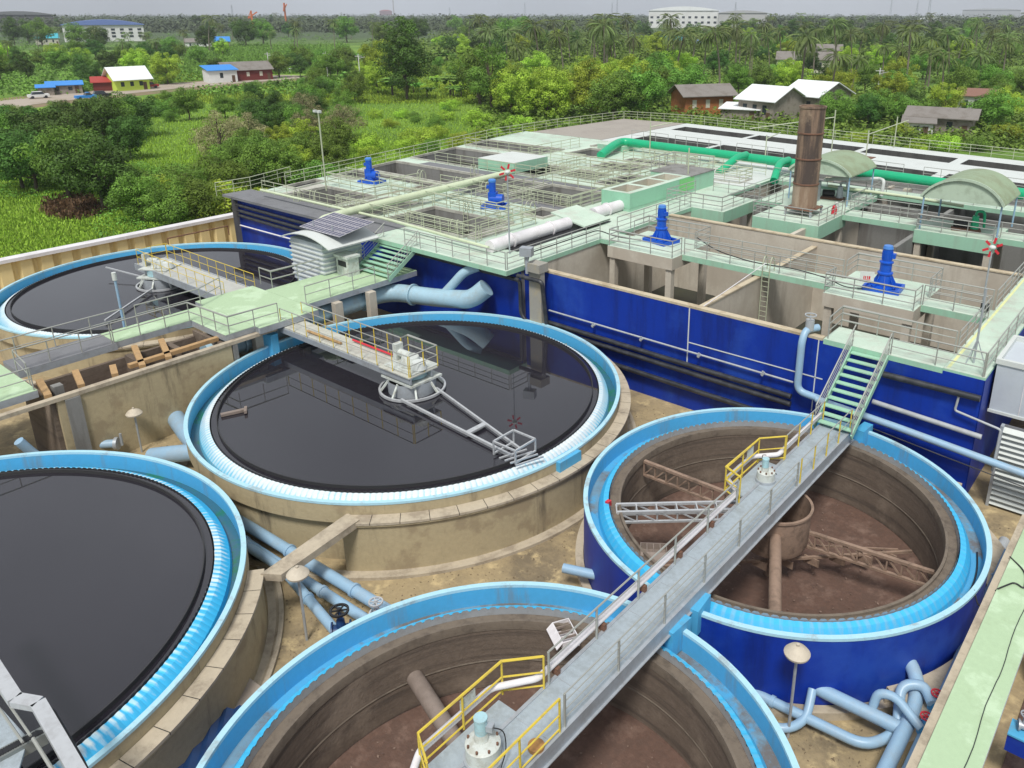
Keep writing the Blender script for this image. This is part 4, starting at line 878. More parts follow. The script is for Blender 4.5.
for i in range(15):
    z = .15+i*.24; MB().add([(.12,0,z),(2.8,0,z),(2.8,.24,z+.14),(.12,.24,z+.14),(.12,.0,z-.02),(2.8,.0,z-.02),(2.8,.24,z+.12),(.12,.24,z+.12)],[(0,1,2,3),(7,6,5,4),(0,4,5,1),(2,6,7,3),(0,3,7,4),(1,5,6,2)]).build('louvre_blade', M_white, t)
mb = MB()
for i in range(40): mb.add([(.1+i*.25,5,5.0),(.22+i*.25,5,5.08),(.22+i*.25,22,5.08),(.1+i*.25,22,5.0)],[(0,1,2,3)]).add([(.22+i*.25,5,5.08),(.35+i*.25,5,5.0),(.35+i*.25,22,5.0),(.22+i*.25,22,5.08)],[(0,1,2,3)])
tag(mb.build('corrugated_roof', mat('old_brown_sheet', (.26,.24,.21), .75, dirt=(.12,.1,.09), dscale=.8, damt=.8)), 'weathered corrugated roof beyond the right edge of the basins', 'roof')
# pale green walkway at the right edge, its beam, pipes below
GW = 3.0
slab('walkway', 'long pale green walkway with a crack running down the right edge of the picture', 'walkway', 2.93,4.12,-30,-4.6, z1=GW, th=.22, m=M_lime, ms=M_white)
tag(MB().box(2.70,2.92,-30,-4.6,GW-.45,GW-.1).build('beam', M_ledge), 'dusty concrete beam along the left of the long pale green walkway', 'beam')
mb = MB(); r2_ = random.Random(3); x = 3.75; pts = []
for i in range(40): pts.append((x, -8-i*.25, GW+.012)); x += .012*math.sin(i*.5)+r2_.uniform(-.008,.008)
tag(MB().tube(pts, .012, 4).build('cable', M_blackpipe), 'thin dark wire lying along the long pale green walkway', 'cable')
tag(MB().tube(arcpts([(2.35,-9.6,ZR),(2.6,-9.9,2.3),(2.85,-9.4,2.7),(2.95,-9.6,3.05),(3.3,-8.9,3.04),(3.6,-9.1,3.04),(3.5,-8.2,3.04),(2.9,-7.6,3.0)],.4), .025, 6).build('cable', M_black, None, True), 'black cable looping from the blue clarifier rim onto the pale green walkway', 'cable')
tag(MB().tube(arcpts([(TC_[0]+6.82*math.cos(a_), TC_[1]+6.82*math.sin(a_), ZR-.66) for a_ in [R(18),R(10),R(2),R(-6),R(-14),R(-22),R(-30)]],1.2), .03, 6).build('hose', M_black, None, True), 'black hose lying in the launder of the empty blue clarifier', 'hose')
PZ = .8
pipe('blue_pipe', 'pale blue pipe rising from the yard into the side of the blue clarifier', [(1.95,-22,PZ),(1.95,-13.4,PZ),(1.75,-12.5,1.15),(.9,-11.9,1.5)], .21, M_palepipe, bend=.8, n=16, flanges=[((1.36,-12.22,1.31),(1.5,-12.32,1.26)),((1.95,-17.5,PZ),(1.95,-17.4,PZ))])
pipe('blue_pipe', 'pale blue pipe under the edge of the green walkway with two blue valves', [(2.42,-22,PZ),(2.42,-4,PZ)], .15, M_palepipe, n=14)
pipe('blue_pipe', 'dark grey blue pipe in the shadow between clarifier and green walkway', [(1.95,-10.5,.3),(2.1,-2.5,.3)], .2, M_greypipe, n=14)
pipe('blue_pipe', 'upper pale blue pipe across the yard between the two empty clarifiers', [(-2.5,-13.0,1.5),(-1.95,-14.0,1.25),(-1.2,-14.35,.75),(1.9,-14.25,.75)], .2, M_palepipe, bend=.6, n=16)
pipe('blue_pipe', 'lower pale blue pipe across the yard bending back up to the valves', [(-4.2,-15.45,.4),(1.2,-15.1,.4),(1.75,-14.2,.45),(1.45,-13.2,1.25),(2.0,-12.9,1.35),(2.35,-13.3,1.2)], .15, M_palepipe, bend=.45, n=14)
pipe('blue_pipe', 'small pale blue loop pipe under the domed lamp pole', [(-2.4,-15.9,.3),(-.9,-16.0,.3),(-.45,-15.3,.35),(-.6,-14.6,.9)], .13, M_palepipe, bend=.5, n=12)
pipe('blue_pipe', 'short pale blue hooked pipe to the nearer red handwheel', [(1.0,-14.1,.9),(1.05,-14.0,1.35),(1.5,-13.9,1.4),(2.35,-14.25,1.1)], .13, M_palepipe, bend=.35, n=12)
def gate_valve(label, loc, rz, wm, bm=None, s=1.0):
    t = thing('gate_valve', label, 'valve', loc, None, rz); bm = bm or M_valve
    MB().tube([(-.22*s,0,0),(.22*s,0,0)], .17*s, 14).build('valve_body', bm, t, True)
    for x in (-.24,.2): MB().tube([(x*s,0,0),(x*s+.05,0,0)], .25*s, 16).build('flange', bm, t, True)
    MB().lathe([(.12*s,.05*s),(.10*s,.35*s),(.05*s,.42*s),(.05*s,.62*s)], n=12).build('bonnet', bm, t, True)
    w = MB().lathe([(.19*s,.60*s),(.24*s,.60*s),(.24*s,.65*s),(.19*s,.65*s)], n=24, close=True)
    for k in range(3): a = k*PI/3; w.beam((-.2*s*math.cos(a),-.2*s*math.sin(a),.625*s),(.2*s*math.cos(a),.2*s*math.sin(a),.625*s),.035*s,.03*s)
    w.cyl((0,0,.55*s), .05*s, .14*s, 10).build('handwheel', wm, t)
    return t
gate_valve('sky blue gate valve with red handwheel on the pipe under the green walkway, farther one', (2.4,-13.1,1.0), PI/2, M_red, None, .7)
gate_valve('sky blue gate valve with red handwheel on the pipe under the green walkway, nearer one', (2.4,-14.1,1.0), PI/2, M_red, None, .7)
gate_valve('grey blue valve with red handwheel under the domed lamp by the blue clarifier', (-1.5,-14.2,.95), .0, M_red, M_palepipe)
gate_valve('dark blue gate valve with black handwheel near the rim of the nearest clarifier', (-13.4,-21.7,.9), .9, M_black, M_tarp, 1.3)
gate_valve('silver gate valve on the pair of pale pipes near the nearest clarifier', (-13.0,-20.6,.9), .6, M_silver, M_silver, 1.0)
def dome_lamp(label, base, h, tilt=(0,0)):
    t = thing('dome_lamp', label, 'lamp pole', (*base, 0))
    MB().tube([(0,0,0),(tilt[0],tilt[1],h)], .045, 8).build('pole', M_galv, t, True)
    MB().lathe([(.001,h-.02),(.34,h-.02),(.36,h+.05),(.26,h+.17),(.06,h+.28),(.001,h+.28)], c=(tilt[0],tilt[1],0), n=28).build('dome', M_disc, t, True)
    MB().cyl((tilt[0],tilt[1],h+.28), .05, .06, 8).build('knob', M_disc, t)
dome_lamp('pole with dusty cream dome in front of the blue clarifier wall', (-.75,-15.8), 3.0)
dome_lamp('pole with dusty cream dome beside the concrete strip linking two tanks', at(307,640,0), 2.6)
dome_lamp('pole with dusty cream dome in front of the tan basin wall', at(142,452,0), 2.0)
# second basin at the far right
t = thing('side_basin', 'dark basin with royal blue beams beyond the long pale green walkway', 'concrete basin', (0,0,0))
MB().box(4.3,20,-13.9,-13.4,1.4,1.95).build('blue_beam', M_blue, t); MB().box(4.3,20,-13.95,-13.35,1.95,2.0).build('beam_top', M_sky, t)
MB().box(4.3,20,-9.6,-9.3,.4,1.95).build('blue_beam', M_blue, t); MB().box(4.3,20,-9.65,-9.25,1.95,2.0).build('beam_top', M_sky, t)
MB().box(4.3,20,-30,-4,.02,.06).build('floor', M_sludge, t)
MB().box(4.3,20,-9.29,-9.0,.07,1.3).build('wall', M_tankin, t)
gate_valve('small fitting with cable on the blue beam at the bottom right', (4.6,-13.6,2.15), .3, M_galv, M_galv, .6)
pipe('rusty_pipe', 'short rusty upright pipe by the blue beam at the bottom right', [(5.3,-14.2,.1),(5.35,-14.1,2.9)], .07, M_rusty)

# ------------------------------------------------------------------ yard pipes between the tan clarifiers
pipe('blue_pipe', 'upper of two pale blue pipes from the left clarifier to the nearest clarifier', [(-24,-20.5,.75),(-13.0,-20.07,.75),(-11.5,-19.9,.75)], .21, M_palepipe, n=18)
pipe('blue_pipe', 'wide pale blue trough pipe beside the upper pale pipe', [(-23,-20.95,.55),(-13.5,-20.65,.55)], .18, M_palepipe, n=16)
pipe('blue_pipe', 'lower pale blue pipe crossing under the concrete strip to the black handwheel', [(-22,-21.2,.75),(-17.9,-21.0,.75),(-13.6,-21.75,.75)], .17, M_palepipe, bend=1, n=16)
pipe('blue_pipe', 'short pale stub pipe joining the two empty clarifiers by the yard', [(-9.8,-14.9,.9),(-7.6,-14.1,.9)], .17, M_palepipe, n=14)
pipe('blue_pipe', 'pale blue pipe elbow between the far basins and the middle clarifier', [(-32.8,-17.6,.7),(-29.9,-18.3,.8),(-28.2,-18.6,.8),(-27.2,-17.4,.9)], .42, M_palepipe, bend=1.2, n=18)
pipe('blue_pipe', 'curved pale blue pipe at the near edge of the middle clarifier', [(-30.2,-19.9,.3),(-28.6,-19.4,.8),(-27.2,-18.2,.9)], .38, M_palepipe, bend=1.0, n=18)
pipe('blue_pipe', 'pale blue pipe descending behind the left clarifier', [(-31.6,-24.4,2.6),(-31.6,-23.9,1.6),(-31.3,-23.2,.9),(-30.2,-21.4,.5)], .2, M_palepipe, bend=.8, n=14)
pipe('blue_pipe', 'pale blue upright pipe at the left edge behind the left clarifier', [(-34.6,-25.0,.2),(-34.6,-24.6,2.6)], .3, M_palepipe, n=14)
t = thing('pipe_tee', 'pale blue pipe tee with valve in front of the tan basin wall', 'pipe', (*at(78,446,.8), .8), None, .75)
MB().tube([(-.3,0,0),(1.6,.1,0)], .2, 14).build('pipe_run', M_palepipe, t, True); MB().tube([(.5,-.9,0),(.5,.2,0)], .17, 14).build('branch', M_palepipe, t, True)
MB().tube([(1.6,.1,0),(1.75,.1,0)], .3, 14).build('flange', M_galv, t, True); MB().tube([(1.9,.1,-.1),(1.9,.1,.5)], .06, 8).build('valve_stem', M_galv, t)
# concrete strip linking the ledges
q = [(-16.310, -22.589),(-15.731, -22.203),(-16.214, -18.729),(-16.889, -18.729)]
o = MB().poly(q, 2.230-.25, 2.230+.02).build('link_slab', M_ledge); tag(o, 'narrow concrete strip linking the ledges of the left and middle clarifiers', 'slab')
q = [at(247,676,.35),at(266,690,.35),at(252,706,.35),at(205,745,.35),at(198,738,.35)]
o = MB().poly(q, 0, .35).build('dirt_slab', mat('pinkish_slab', (.42,.36,.30), .9, dirt=(.3,.25,.2), dscale=1, damt=.6)); tag(o, 'pinkish broken slab wedged beside the nearest clarifier', 'slab')
t = thing('tarp_cover', 'navy blue ribbed cover at the bottom between the left and nearest clarifiers', 'cover', (*at(182,772,.8), 0), None, .9)
mb = MB()
for i in range(7):
    x = -1.0+i*.33
    mb.add([(x,-1.7,.75),(x+.16,-1.7,.86),(x+.33,-1.7,.75),(x,1.9,.75),(x+.16,1.9,.86),(x+.33,1.9,.75)],[(0,1,4,3),(1,2,5,4)])
mb.build('ribbed_top', M_tarp, t); MB().box(-1.0,1.31,-1.7,1.9,0,.74).build('body', M_tarp, t)

# ------------------------------------------------------------------ fence
t = thing('sheet_fence', 'beige corrugated sheet fence with white cap behind the farthest clarifier', 'fence', (-61.7,-20,0))
mb = MB(); n_ = 60; prof = [(0,0),(.2,.24),(.95,.24),(1.15,0),(1.35,0)]
for i in range(-4, 17):
    for k in range(4):
        (a0_, d0), (a1_, d1) = prof[k], prof[k+1]; y0_, y1_ = i*1.35+a0_, i*1.35+a1_
        mb.add([(d0*1.4,y0_,0),(d1*1.4,y1_,0),(d1*1.4,y1_,2.6),(d0*1.4,y0_,2.6)],[(0,1,2,3)])
mb.build('sheet', M_fence, t); MB().box(-.35,.55,-6,23.3,2.6,2.85).build('cap', M_cap, t)
rail('low rusty rail in front of the beige fence', [(-60.3,-4.2,1.4),(-60.3,1.0,1.4)], m=M_rusty, h=.8, bars=(), spacing=4.2, r=.05)

# ------------------------------------------------------------------ solar panel hut
t = thing('pump_hut', 'white louvred hut with curved roof at the foot of the small stairs', 'hut', (-38.0, -4.05, ZW), None, 0)
w_, d_ = 2.25, 1.55
MB().box(-w_+.1,w_-1.0,-d_+.1,d_-.1,-.8,1.95).build('body', M_sheet, t)
for i in range(8):
    z = -.5+i*.3
    MB().box(-w_+.05,w_-.95,-d_+.02,-d_+.099,z,z+.09).build('louvre_blade', M_white, t)
    MB().box(w_-.999,w_-.92,-d_+.1,d_-.1,z,z+.09).build('louvre_blade', M_white, t)
mb = MB(); N = 12
for i in range(N):
    a0_ = -w_-.35+(2*w_+.7)*i/N; a1_ = -w_-.35+(2*w_+.7)*(i+1)/N; zf = lambda x: 2.0+.55*(1-(x/(w_+.35))**2)
    mb.add([(a0_,-d_-.35,zf(a0_)),(a1_,-d_-.35,zf(a1_)),(a1_,d_+.35,zf(a1_)),(a0_,d_+.35,zf(a0_)),(a0_,-d_-.35,zf(a0_)-.06),(a1_,-d_-.35,zf(a1_)-.06),(a1_,d_+.35,zf(a1_)-.06),(a0_,d_+.35,zf(a0_)-.06)],[(0,1,2,3),(7,6,5,4),(0,4,5,1),(3,2,6,7)])
mb.build('curved_roof', M_white, t)
t2 = thing('solar_panel', 'tilted dark solar panel on the roof of the white louvred hut', 'solar panel', (-37.5, -3.75, ZW+2.72), None, 0)
for ix in range(2):
    for iy in range(1):
        mm = MB().cbox((-1.05+ix*2.1, 0, .1), (2.06,2.7,.04), 0, (R(9),'X')); mm.build('panel', M_solar, t2)
mb = MB()
for ix in range(13): mb.cbox((-2.08+ix*.3467,0,.125),(.02,2.7,.02),0,(R(9),'X'))
for iy in range(6):
    yy = -1.34+iy*.536; mb.cbox((0,yy*math.cos(R(9)),.128+yy*math.sin(R(9))),(4.16,.02,.02),0)
mb.build('grid_frame', M_cap, t2)
MB().tube([(-1.2,-.9,-.1),(-1.2,-.9,.35)],.04,6).build('bracket', M_galv, t2); MB().tube([(.8,-.9,-.1),(.8,-.9,.35)],.04,6).build('bracket', M_galv, t2)
o = MB().box(-.6,.6,-.4,.4,0,1.15).box(-.7,.7,-.5,.5,1.15,1.3).build('cabinet', M_whitem); o.location = (-35.9, -4.35, ZW); tag(o, 'small white control cabinet between the louvred hut and the stairs', 'cabinet')
MB().box(-.4,.4,-.42,-.401,.6,.95).build('window', M_black, o)
# ------------------------------------------------------------------ mixers
def mixer(label, x, y, z, tall=True, rz=0):
    t = thing('mixer_drive', label, 'mixer', (x, y, z), None, rz)
    MB().box(-.95,.95,-.75,.75,.0,.05).box(-.95,.95,-.75,-.62,.05,.22).box(-.95,.95,.62,.75,.05,.22).box(-.95,-.82,-.62,.62,.05,.22).box(.82,.95,-.62,.62,.05,.22).build('base_frame', M_mot, t)
    if tall:
        b = MB().lathe([(.001,.12),(.62,.12),(.62,.2),(.42,.24),(.34,.85),(.40,.88),(.40,.95),(.30,1.0),(.30,1.45),(.36,1.48),(.36,1.54),(.24,1.6),(.001,1.6)], n=28).build('gearbox', M_mot, t, True)
        for k in range(8):
            a = k*PI/4+.2; MB().add([(.32*math.cos(a),.32*math.sin(a),.9),(.70*math.cos(a),.70*math.sin(a),.2),(.34*math.cos(a),.34*math.sin(a),.2),(.32*math.cos(a+.06),.32*math.sin(a+.06),.9),(.70*math.cos(a+.04),.70*math.sin(a+.04),.2),(.34*math.cos(a+.06),.34*math.sin(a+.06),.2)],[(0,1,2),(5,4,3),(0,3,4,1)]).build('rib', M_mot, t)
        m_ = MB().cyl((0,0,1.6), .25, .62, 22).build('motor', M_mot, t, True)
        for k in range(14):
            a = k*2*PI/14; MB().beam((.25*math.cos(a),.25*math.sin(a),1.66),(.25*math.cos(a),.25*math.sin(a),2.12), .02,.05,(math.cos(a),math.sin(a),0)).build('fin', M_mot, m_)
        MB().cyl((0,0,2.24), .27, .16, 22, r2=.22).build('fan_cover', mat_lb, m_, True)
        MB().box(.2,.42,-.12,.14,1.75,2.0).build('terminal_box', M_mot, m_)
    else:
        MB().lathe([(.001,.1),(.55,.1),(.55,.2),(.40,.28),(.40,.5),(.001,.5)], n=24).build('mounting', M_mot, t, True)
        MB().tube([(-.35,0,.62),(.62,0,.62)], .38, 20).build('gearbox', M_mot, t, True)
        MB().box(-.45,.15,-.32,.32,.35,1.15).build('gear_housing', M_mot, t)
        m_ = MB().cyl((-.18,0,1.15), .26, .75, 20).build('motor', M_mot, t, True)
        MB().lathe([(.001,1.9),(.29,1.9),(.29,2.05),(.2,2.12),(.001,2.12)], c=(-.18,0,0), n=20).build('fan_cover', mat_lb, m_, True)
        MB().box(-.6,-.40,-.12,.12,1.4,1.65).build('terminal_box', M_mot, m_)
    return t
mat_lb = mat('lighter_mixer_blue', (.06,.22,.62), .35, fine=.05)
mixer('tall blue ribbed mixer drive beside the staircase landing', -7.0, 8.6, ZD, True, .1)
mixer('tall blue ribbed mixer drive in front of the green tank box', -21.4, 9.2, ZD, True, -.2)
mixer('short blue mixer drive on the mint platform left of the wind vane pole', -36.1, 9.2, ZD+.15, False, .5)
mixer('short blue mixer drive farthest left by the tall lamp pole', -50.9, 9.4, ZD+.15, False, .3)
o = MB().box(-.35,.35,-.015,.015,0,.6).build('warning_sign', M_white); o.location = (-7.55,7.45,ZD+.55); o.rotation_euler.z = R(25); tag(o, 'white sign with red marks hung in front of the right tall mixer', 'sign')
mb = MB()
for x0_, x1_ in ((-.18,-.13),(-.1,-.05),(.0,.05),(.08,.16)): mb.box(x0_,x1_,-.022,-.016,.2,.36)
mb.box(-.2,.18,-.022,-.016,.14,.17); mb.build('red_marks', M_red, o)

# ------------------------------------------------------------------ the stack, the canopies
t = thing('stack', 'tall rusty steel stack standing on the square mint platform', 'chimney', (-17.4, 22.1, ZD))
MB().lathe([(.89,2.3),(.89,7.55),(.94,7.6),(.94,7.72),(.85,7.72),(.85,6.9),(.82,2.0)], n=48).build('shell', M_rust, t, True)
MB().lathe([(.75,.5),(.89,.55),(.89,2.3)], n=48).build('lower_shell', M_rust2, t, True)
for z in (2.2,4.0,5.8): MB().lathe([(.90,z),(.94,z+.02),(.94,z+.1),(.90,z+.12)], n=48).build('band', M_rusty, t, True)
for sx in (-1,1):
    for sy in (-1,1): MB().box(sx*.95-.07,sx*.95+.07,sy*.95-.07,sy*.95+.07,0,.6).build('leg', M_galv, t)
MB().box(-1.05,1.05,-1.05,1.05,.45,.52).build('base_plate', M_rusty, t)
def canopy(label, u0,u1,v0,v1, ze, rise, zb):
    t = thing('arched_canopy', label, 'canopy', ((u0+u1)/2,(v0+v1)/2,zb)); w = (u1-u0)/2; d = (v1-v0)/2; h = ze-zb; N = 20
    th0 = 1.12; Rr = w/math.sin(th0); f = lambda k: (Rr*math.sin(-th0+2*th0*k/N), h+(Rr*math.cos(-th0+2*th0*k/N)-Rr*math.cos(th0))*rise/(Rr-Rr*math.cos(th0)))
    mb = MB()
    for k in range(N):
        a, b = f(k), f(k+1)
        mb.add([(a[0],-d-.12,a[1]),(b[0],-d-.12,b[1]),(b[0],d+.12,b[1]),(a[0],d+.12,a[1]),(a[0],-d-.12,a[1]-.06),(b[0],-d-.12,b[1]-.06),(b[0],d+.12,b[1]-.06),(a[0],d+.12,a[1]-.06)],[(0,1,2,3),(7,6,5,4),(0,4,5,1),(3,2,6,7)])
    mb.build('arched_roof', M_canopy, t)
    for y in (-d, d-.04):
        v_ = [(f(k)[0], y, f(k)[1]-.07) for k in range(N+1)]; mb = MB(); n_ = len(v_)
        mb.add(v_+[(q[0], q[1]+.04, q[2]) for q in v_], [tuple(range(n_)), tuple(reversed(range(n_, 2*n_)))]); mb.build('gable_panel', M_canopyf, t)
    mb = MB()
    for k in range(N):
        a, b = f(k), f(k+1); mb.beam((a[0],-d-.1,a[1]-.02),(b[0],-d-.1,b[1]-.02),.08,.16)
    mb.build('roof_edge', M_canopyf, t)
    for x in (-w+.15, w-.15):
        for y in (-d+.1, d-.1): MB().tube([(x,y,0),(x,y,h)], .06, 8).build('post', M_palepipe, t)
    return t
canopy('small sage arched canopy behind the rusty stack', -20.6,-15.6, 26.2,31.6, 8.0, 1.05, ZD)
canopy('large sage arched canopy on four posts at the right', -9.5,-4.4, 22.7,27.4, 8.0, 1.4, ZD)
def pump(label, loc, mg, rz=0):
    t = thing('pump', label, 'pump', loc, None, rz)
    MB().box(-.9,.9,-.4,.4,0,.15).build('skid', M_rusty, t); MB().tube([(-.8,0,.45),(.1,0,.45)], .26, 16).build('motor', M_black, t, True)
    MB().cyl((.5,0,.15), .28, .9, 16, r2=.2).build('pump_body', mg, t, True); MB().tube(arcpts([(.5,0,1.0),(.5,0,1.35),(1.0,.1,1.35),(1.1,.1,.2)],.25), .09, 10).build('pipe_run', mg, t, True)
pump('green pump set on the platform under the large arched canopy', (-6.8,24.4,ZD), M_green, .3)
pump('grey pump set on the mint walkway under the small arched canopy', (-17.6,28.2,ZD), M_galv, .2)
o = MB().box(-.4,.4,-.3,.3,0,1.5).build('cabinet', M_galv); o.location = (-18.6,26.8,ZD); tag(o, 'grey cabinet under the small arched canopy', 'cabinet')
for i,(x,y) in enumerate([(-15.6,23.4),(-15.9,24.6)]):
    o = MB().cyl((0,0,0), .2, .4, 14).sphere((0,0,.5), .16, 12).build('small_vessel', [M_red, M_whitem][i], None, True); o.location = (x,y,ZD); tag(o, ['small red vessel right of the rusty stack','small white vessel right of the rusty stack'][i], 'vessel')
# ------------------------------------------------------------------ emerald pipe
gp = [(-43.2,31.8,6.0),(-43.6,34.2,6.55),(-44.6,37.4,6.65),(-41.2,37.3,6.6),(-31.1,36.7,6.6),(-18.4,35.9,6.6),(-5.9,34.9,6.6),(.2,34.3,6.6)]
t = pipe('emerald_pipe', 'long emerald green pipe across the basins in front of the white topped basin', gp, .43, M_green, bend=1.4, n=20)
for i, (x, y) in enumerate([(-29.6,36.6),(-25.2,36.3)]):
    pipe('emerald_pipe', ['left emerald branch elbow dropping towards the green tank box','right emerald branch elbow dropping behind the rusty stack'][i], [(x+.2,y-.3,6.9),(x+.2,y-2.2,6.9),(x-.2+1.2*i,y-4.8,5.8)], .34, M_green, bend=1.2, n=18)
for i, x in enumerate([-38,-33,-21,-14,-9,-3]):
    o = MB().box(-.25,.25,-.5,.5,0,.65).build('pipe_saddle', M_wallc); o.location = (x, 36.7-(x+31)*.085, ZD-.5); tag(o, 'concrete saddle under the emerald pipe', 'support', 'saddles of the emerald pipe')
pipe('white_pipe', 'white pipe with two elbows between the two arched canopies', [(-18.6,28.8,7.0),(-18.2,29.6,7.0),(-15.4,32.0,7.0),(-14.8,31.4,7.0),(-14.8,31.2,5.8)], .14, M_white, bend=.3)
pipe('white_pipe', 'long cream pipe from the small arched canopy towards the right edge', [(-18.2,28.6,6.6),(-11.4,28.4,6.6),(-8.0,28.2,6.5)], .12, M_cream)
# big cream pipe on the left block
pipe('cream_pipe', 'long thick cream pipe crossing the left basins to the wind vane pole', [(-41.0,-2.9,5.0),(-41.0,-2.6,6.4),(-41.2,0,6.5),(-41.9,17.0,6.6)], .28, M_cream, bend=.5, n=16)
pipe('cream_pipe', 'thin cream pipe along the front edge of the grey slab', [(-53.5,.6,6.3),(-37.5,.6,6.3),(-28,.2,6.15)], .10, M_cream)
def windvane(label, base, h, r0=.45):
    t = thing('wind_rotor', label, 'wind rotor', base)
    MB().tube([(0,0,0),(0,0,h)], .045, 8).build('pole', M_galv, t); mb = MB().sphere((0,0,h), .17, 14, .7); mb.build('hub', M_white, t, True)
    for k in range(6):
        a = k*PI/3+.3; c_, s_2 = math.cos(a), math.sin(a)
        w = Vector((math.cos(YAW), math.sin(YAW), 0)); u_ = Vector((0,0,1))
        p0 = w*c_*.2+u_*s_2*.2; p1 = w*c_*.5+u_*s_2*.5; pn = w.cross(u_).normalized()
        MB().beam(p0+Vector((0,0,h)), p1+Vector((0,0,h)), .12, .03, pn).build('blade', M_red, t)
windvane('red six bladed wind rotor with white hub on the pole by the right walkway', (-2.3,9.6,ZD), 2.9)
MBx = MB().cyl((0,0,0), .22, .3, 12).build('floodlight', M_black, None, True); MBx.location = (-1.9,8.2,ZD+.1); tag(MBx, 'round black floodlight at the inner edge of the right walkway', 'lamp')
windvane('red wind rotor on the tall pole in the middle of the left basins', (-27.1,1.1,ZD+.02), 5.0)
# lamp and cable poles
def lamp_pole(label, base, h, head=True, stay=None):
    t = thing('lamp_pole', label, 'lamp pole', base)
    MB().tube([(0,0,0),(0,0,h)], .06, 8).build('pole', M_railg, t)
    if head:
        MB().box(-.35,.35,-.05,.05,h,h+.08).build('cross_arm', M_galv, t)
        for x in (-.28,.28): MB().cbox((x,-.1,h+.15), (.28,.22,.18)).build('lamp_head', M_white, t)
    if stay: MB().tube([(0,0,h*.85),stay], .05, 6).build('stay_arm', M_railg, t)
lamp_pole('tall pole with twin floodlights at the far left basin', (-51.6,5.3,ZD), 6.3)
lamp_pole('lamp pole beside the elbow of the emerald pipe', (-40.4,36.5,ZD), 3.4, False, (1.6,1.6,3.3))
lamp_pole('lamp pole behind the green tank box', (-28.3,23.9,ZD+1.3), 2.2, False)
lamp_pole('cream pole left of the stack on the white topped basin', (-30.0,41.7,ZD), 2.4, False, (-.6,4.5,2.1))
lamp_pole('tall cream pole directly behind the stack', (-25.3,47.0,ZD), 4.7, False, (-7.5,-3.5,2.6))
lamp_pole('cream pole right of the stack with a long stay arm', (-22.5,49.2,ZD), 2.7, False, (1.6,7.2,3.1))
lamp_pole('pole with small white globe at the rear railing', (-22.3,57.2,ZD), 3.3, False)
t = thing('tripod_pole', 'thin pole on a tripod foot at the front corner of the right walkway', 'pole', (-.75,1.3,ZD))
MB().tube([(0,0,0),(0,0,3.3)], .045, 8).build('pole', M_galv, t)
for k in range(3):
    a = k*2*PI/3; MB().tube([(.45*math.cos(a),.45*math.sin(a),0),(0,0,1.1)], .022, 6).build('leg', M_galv, t)

# ------------------------------------------------------------------ railings of the basins
def dr(label, pts, z=None, **k):
    z = z or ZD; return rail(label, [(x, y, z) for x, y in pts], bars=k.pop('bars', (.72,.38)), **k)
dr('grey railing on the outer edge of the right walkway with yellow line', [(-.05,.1),(-.05,37.5)], spacing=1.9)
dr('grey three bar railing on the inner edge of the right walkway', [(-1.55,1.9),(-1.55,7.3)], spacing=1.4)
dr('grey railing on the inner edge of the right walkway past the crosswalk', [(-1.55,8.75),(-1.55,23.5)], spacing=1.6)
dr('grey railing along the front edge right of the staircase', [(-4.634+.85,.05),(-.1,.05)], spacing=1.5)
dr('grey railing along the back of the staircase landing', [(-6.6,.1),(-6.65,1.8),(-1.65,1.8)], spacing=1.5)
dr('grey railing on the near side of the crosswalk between the tall mixers', [(-18.7,7.6),(-9.4,7.6)], spacing=1.5)
dr('grey railing on the far side of the crosswalk between the tall mixers', [(-18.7,9.05),(-9.4,9.05)], spacing=1.5)
dr('grey railing on the near side of the crosswalk at the right of the mixers', [(-4.6,7.35),(-1.7,7.35)], spacing=1.4)
dr('grey railing on the far side of the crosswalk at the right of the mixers', [(-4.6,8.65),(-1.7,8.65)], spacing=1.4)
dr('grey railing round the front of the right mixer platform', [(-9.25,7.5),(-9.25,6.15),(-4.7,6.15),(-4.7,7.3)], spacing=1.4)
dr('grey railing round the back of the right mixer platform', [(-9.25,9.1),(-9.25,10.85),(-4.7,10.85),(-4.7,8.7)], spacing=1.4)
dr('grey railing round the front of the left tall mixer platform', [(-23.5,7.4),(-23.5,6.45),(-18.85,6.45),(-18.85,7.5)], spacing=1.5)
dr('grey railing round the back of the left tall mixer platform', [(-23.5,9.2),(-23.5,10.95),(-18.85,10.95),(-18.85,9.1)], spacing=1.5)
dr('dark railing along the right edge of the mint front deck', [(-24.95,-1.4),(-24.95,7.4)], m=M_rail, spacing=1.6)
dr('grey railing along the right edge of the deck by the green tank box', [(-24.95,9.3),(-24.95,18.8)], spacing=1.7)
dr('grey railing along the front edge of the mint front deck', [(-33.7,-1.5),(-25.0,-1.5)], z=ZD+.02, spacing=1.5)
dr('cream railing on the grey slab behind the solar panel hut', [(-55,1.6),(-37.3,1.6)], m=M_railg, spacing=1.7)
dr('cream railing on the front edge of the grey slab', [(-56.9,-1.3),(-56.9,1.7),(-58.5,6.5)], m=M_railg, spacing=1.7)
dr('cream railing behind the mint front deck', [(-37.2,1.7),(-30.6,1.7),(-30.6,2.0)], m=M_railg, spacing=1.5)
dr('cream railing on the near side of the left crosswalk by the second mixer', [(-45.3,7.0),(-39.0,7.0)], m=M_railg, spacing=1.5)
dr('cream railing along the left crosswalk right of the second mixer', [(-33.4,7.6),(-30.7,7.6),(-30.7,2.3)], m=M_railg, spacing=1.5)
dr('cream railing on the far side of the left crosswalk', [(-54.5,9.4),(-46.8,9.4)], m=M_railg, spacing=1.5)
dr('cream railing on the far side of the crosswalk by the second mixer', [(-45.8,9.4),(-38.8,9.4)], m=M_railg, spacing=1.5)
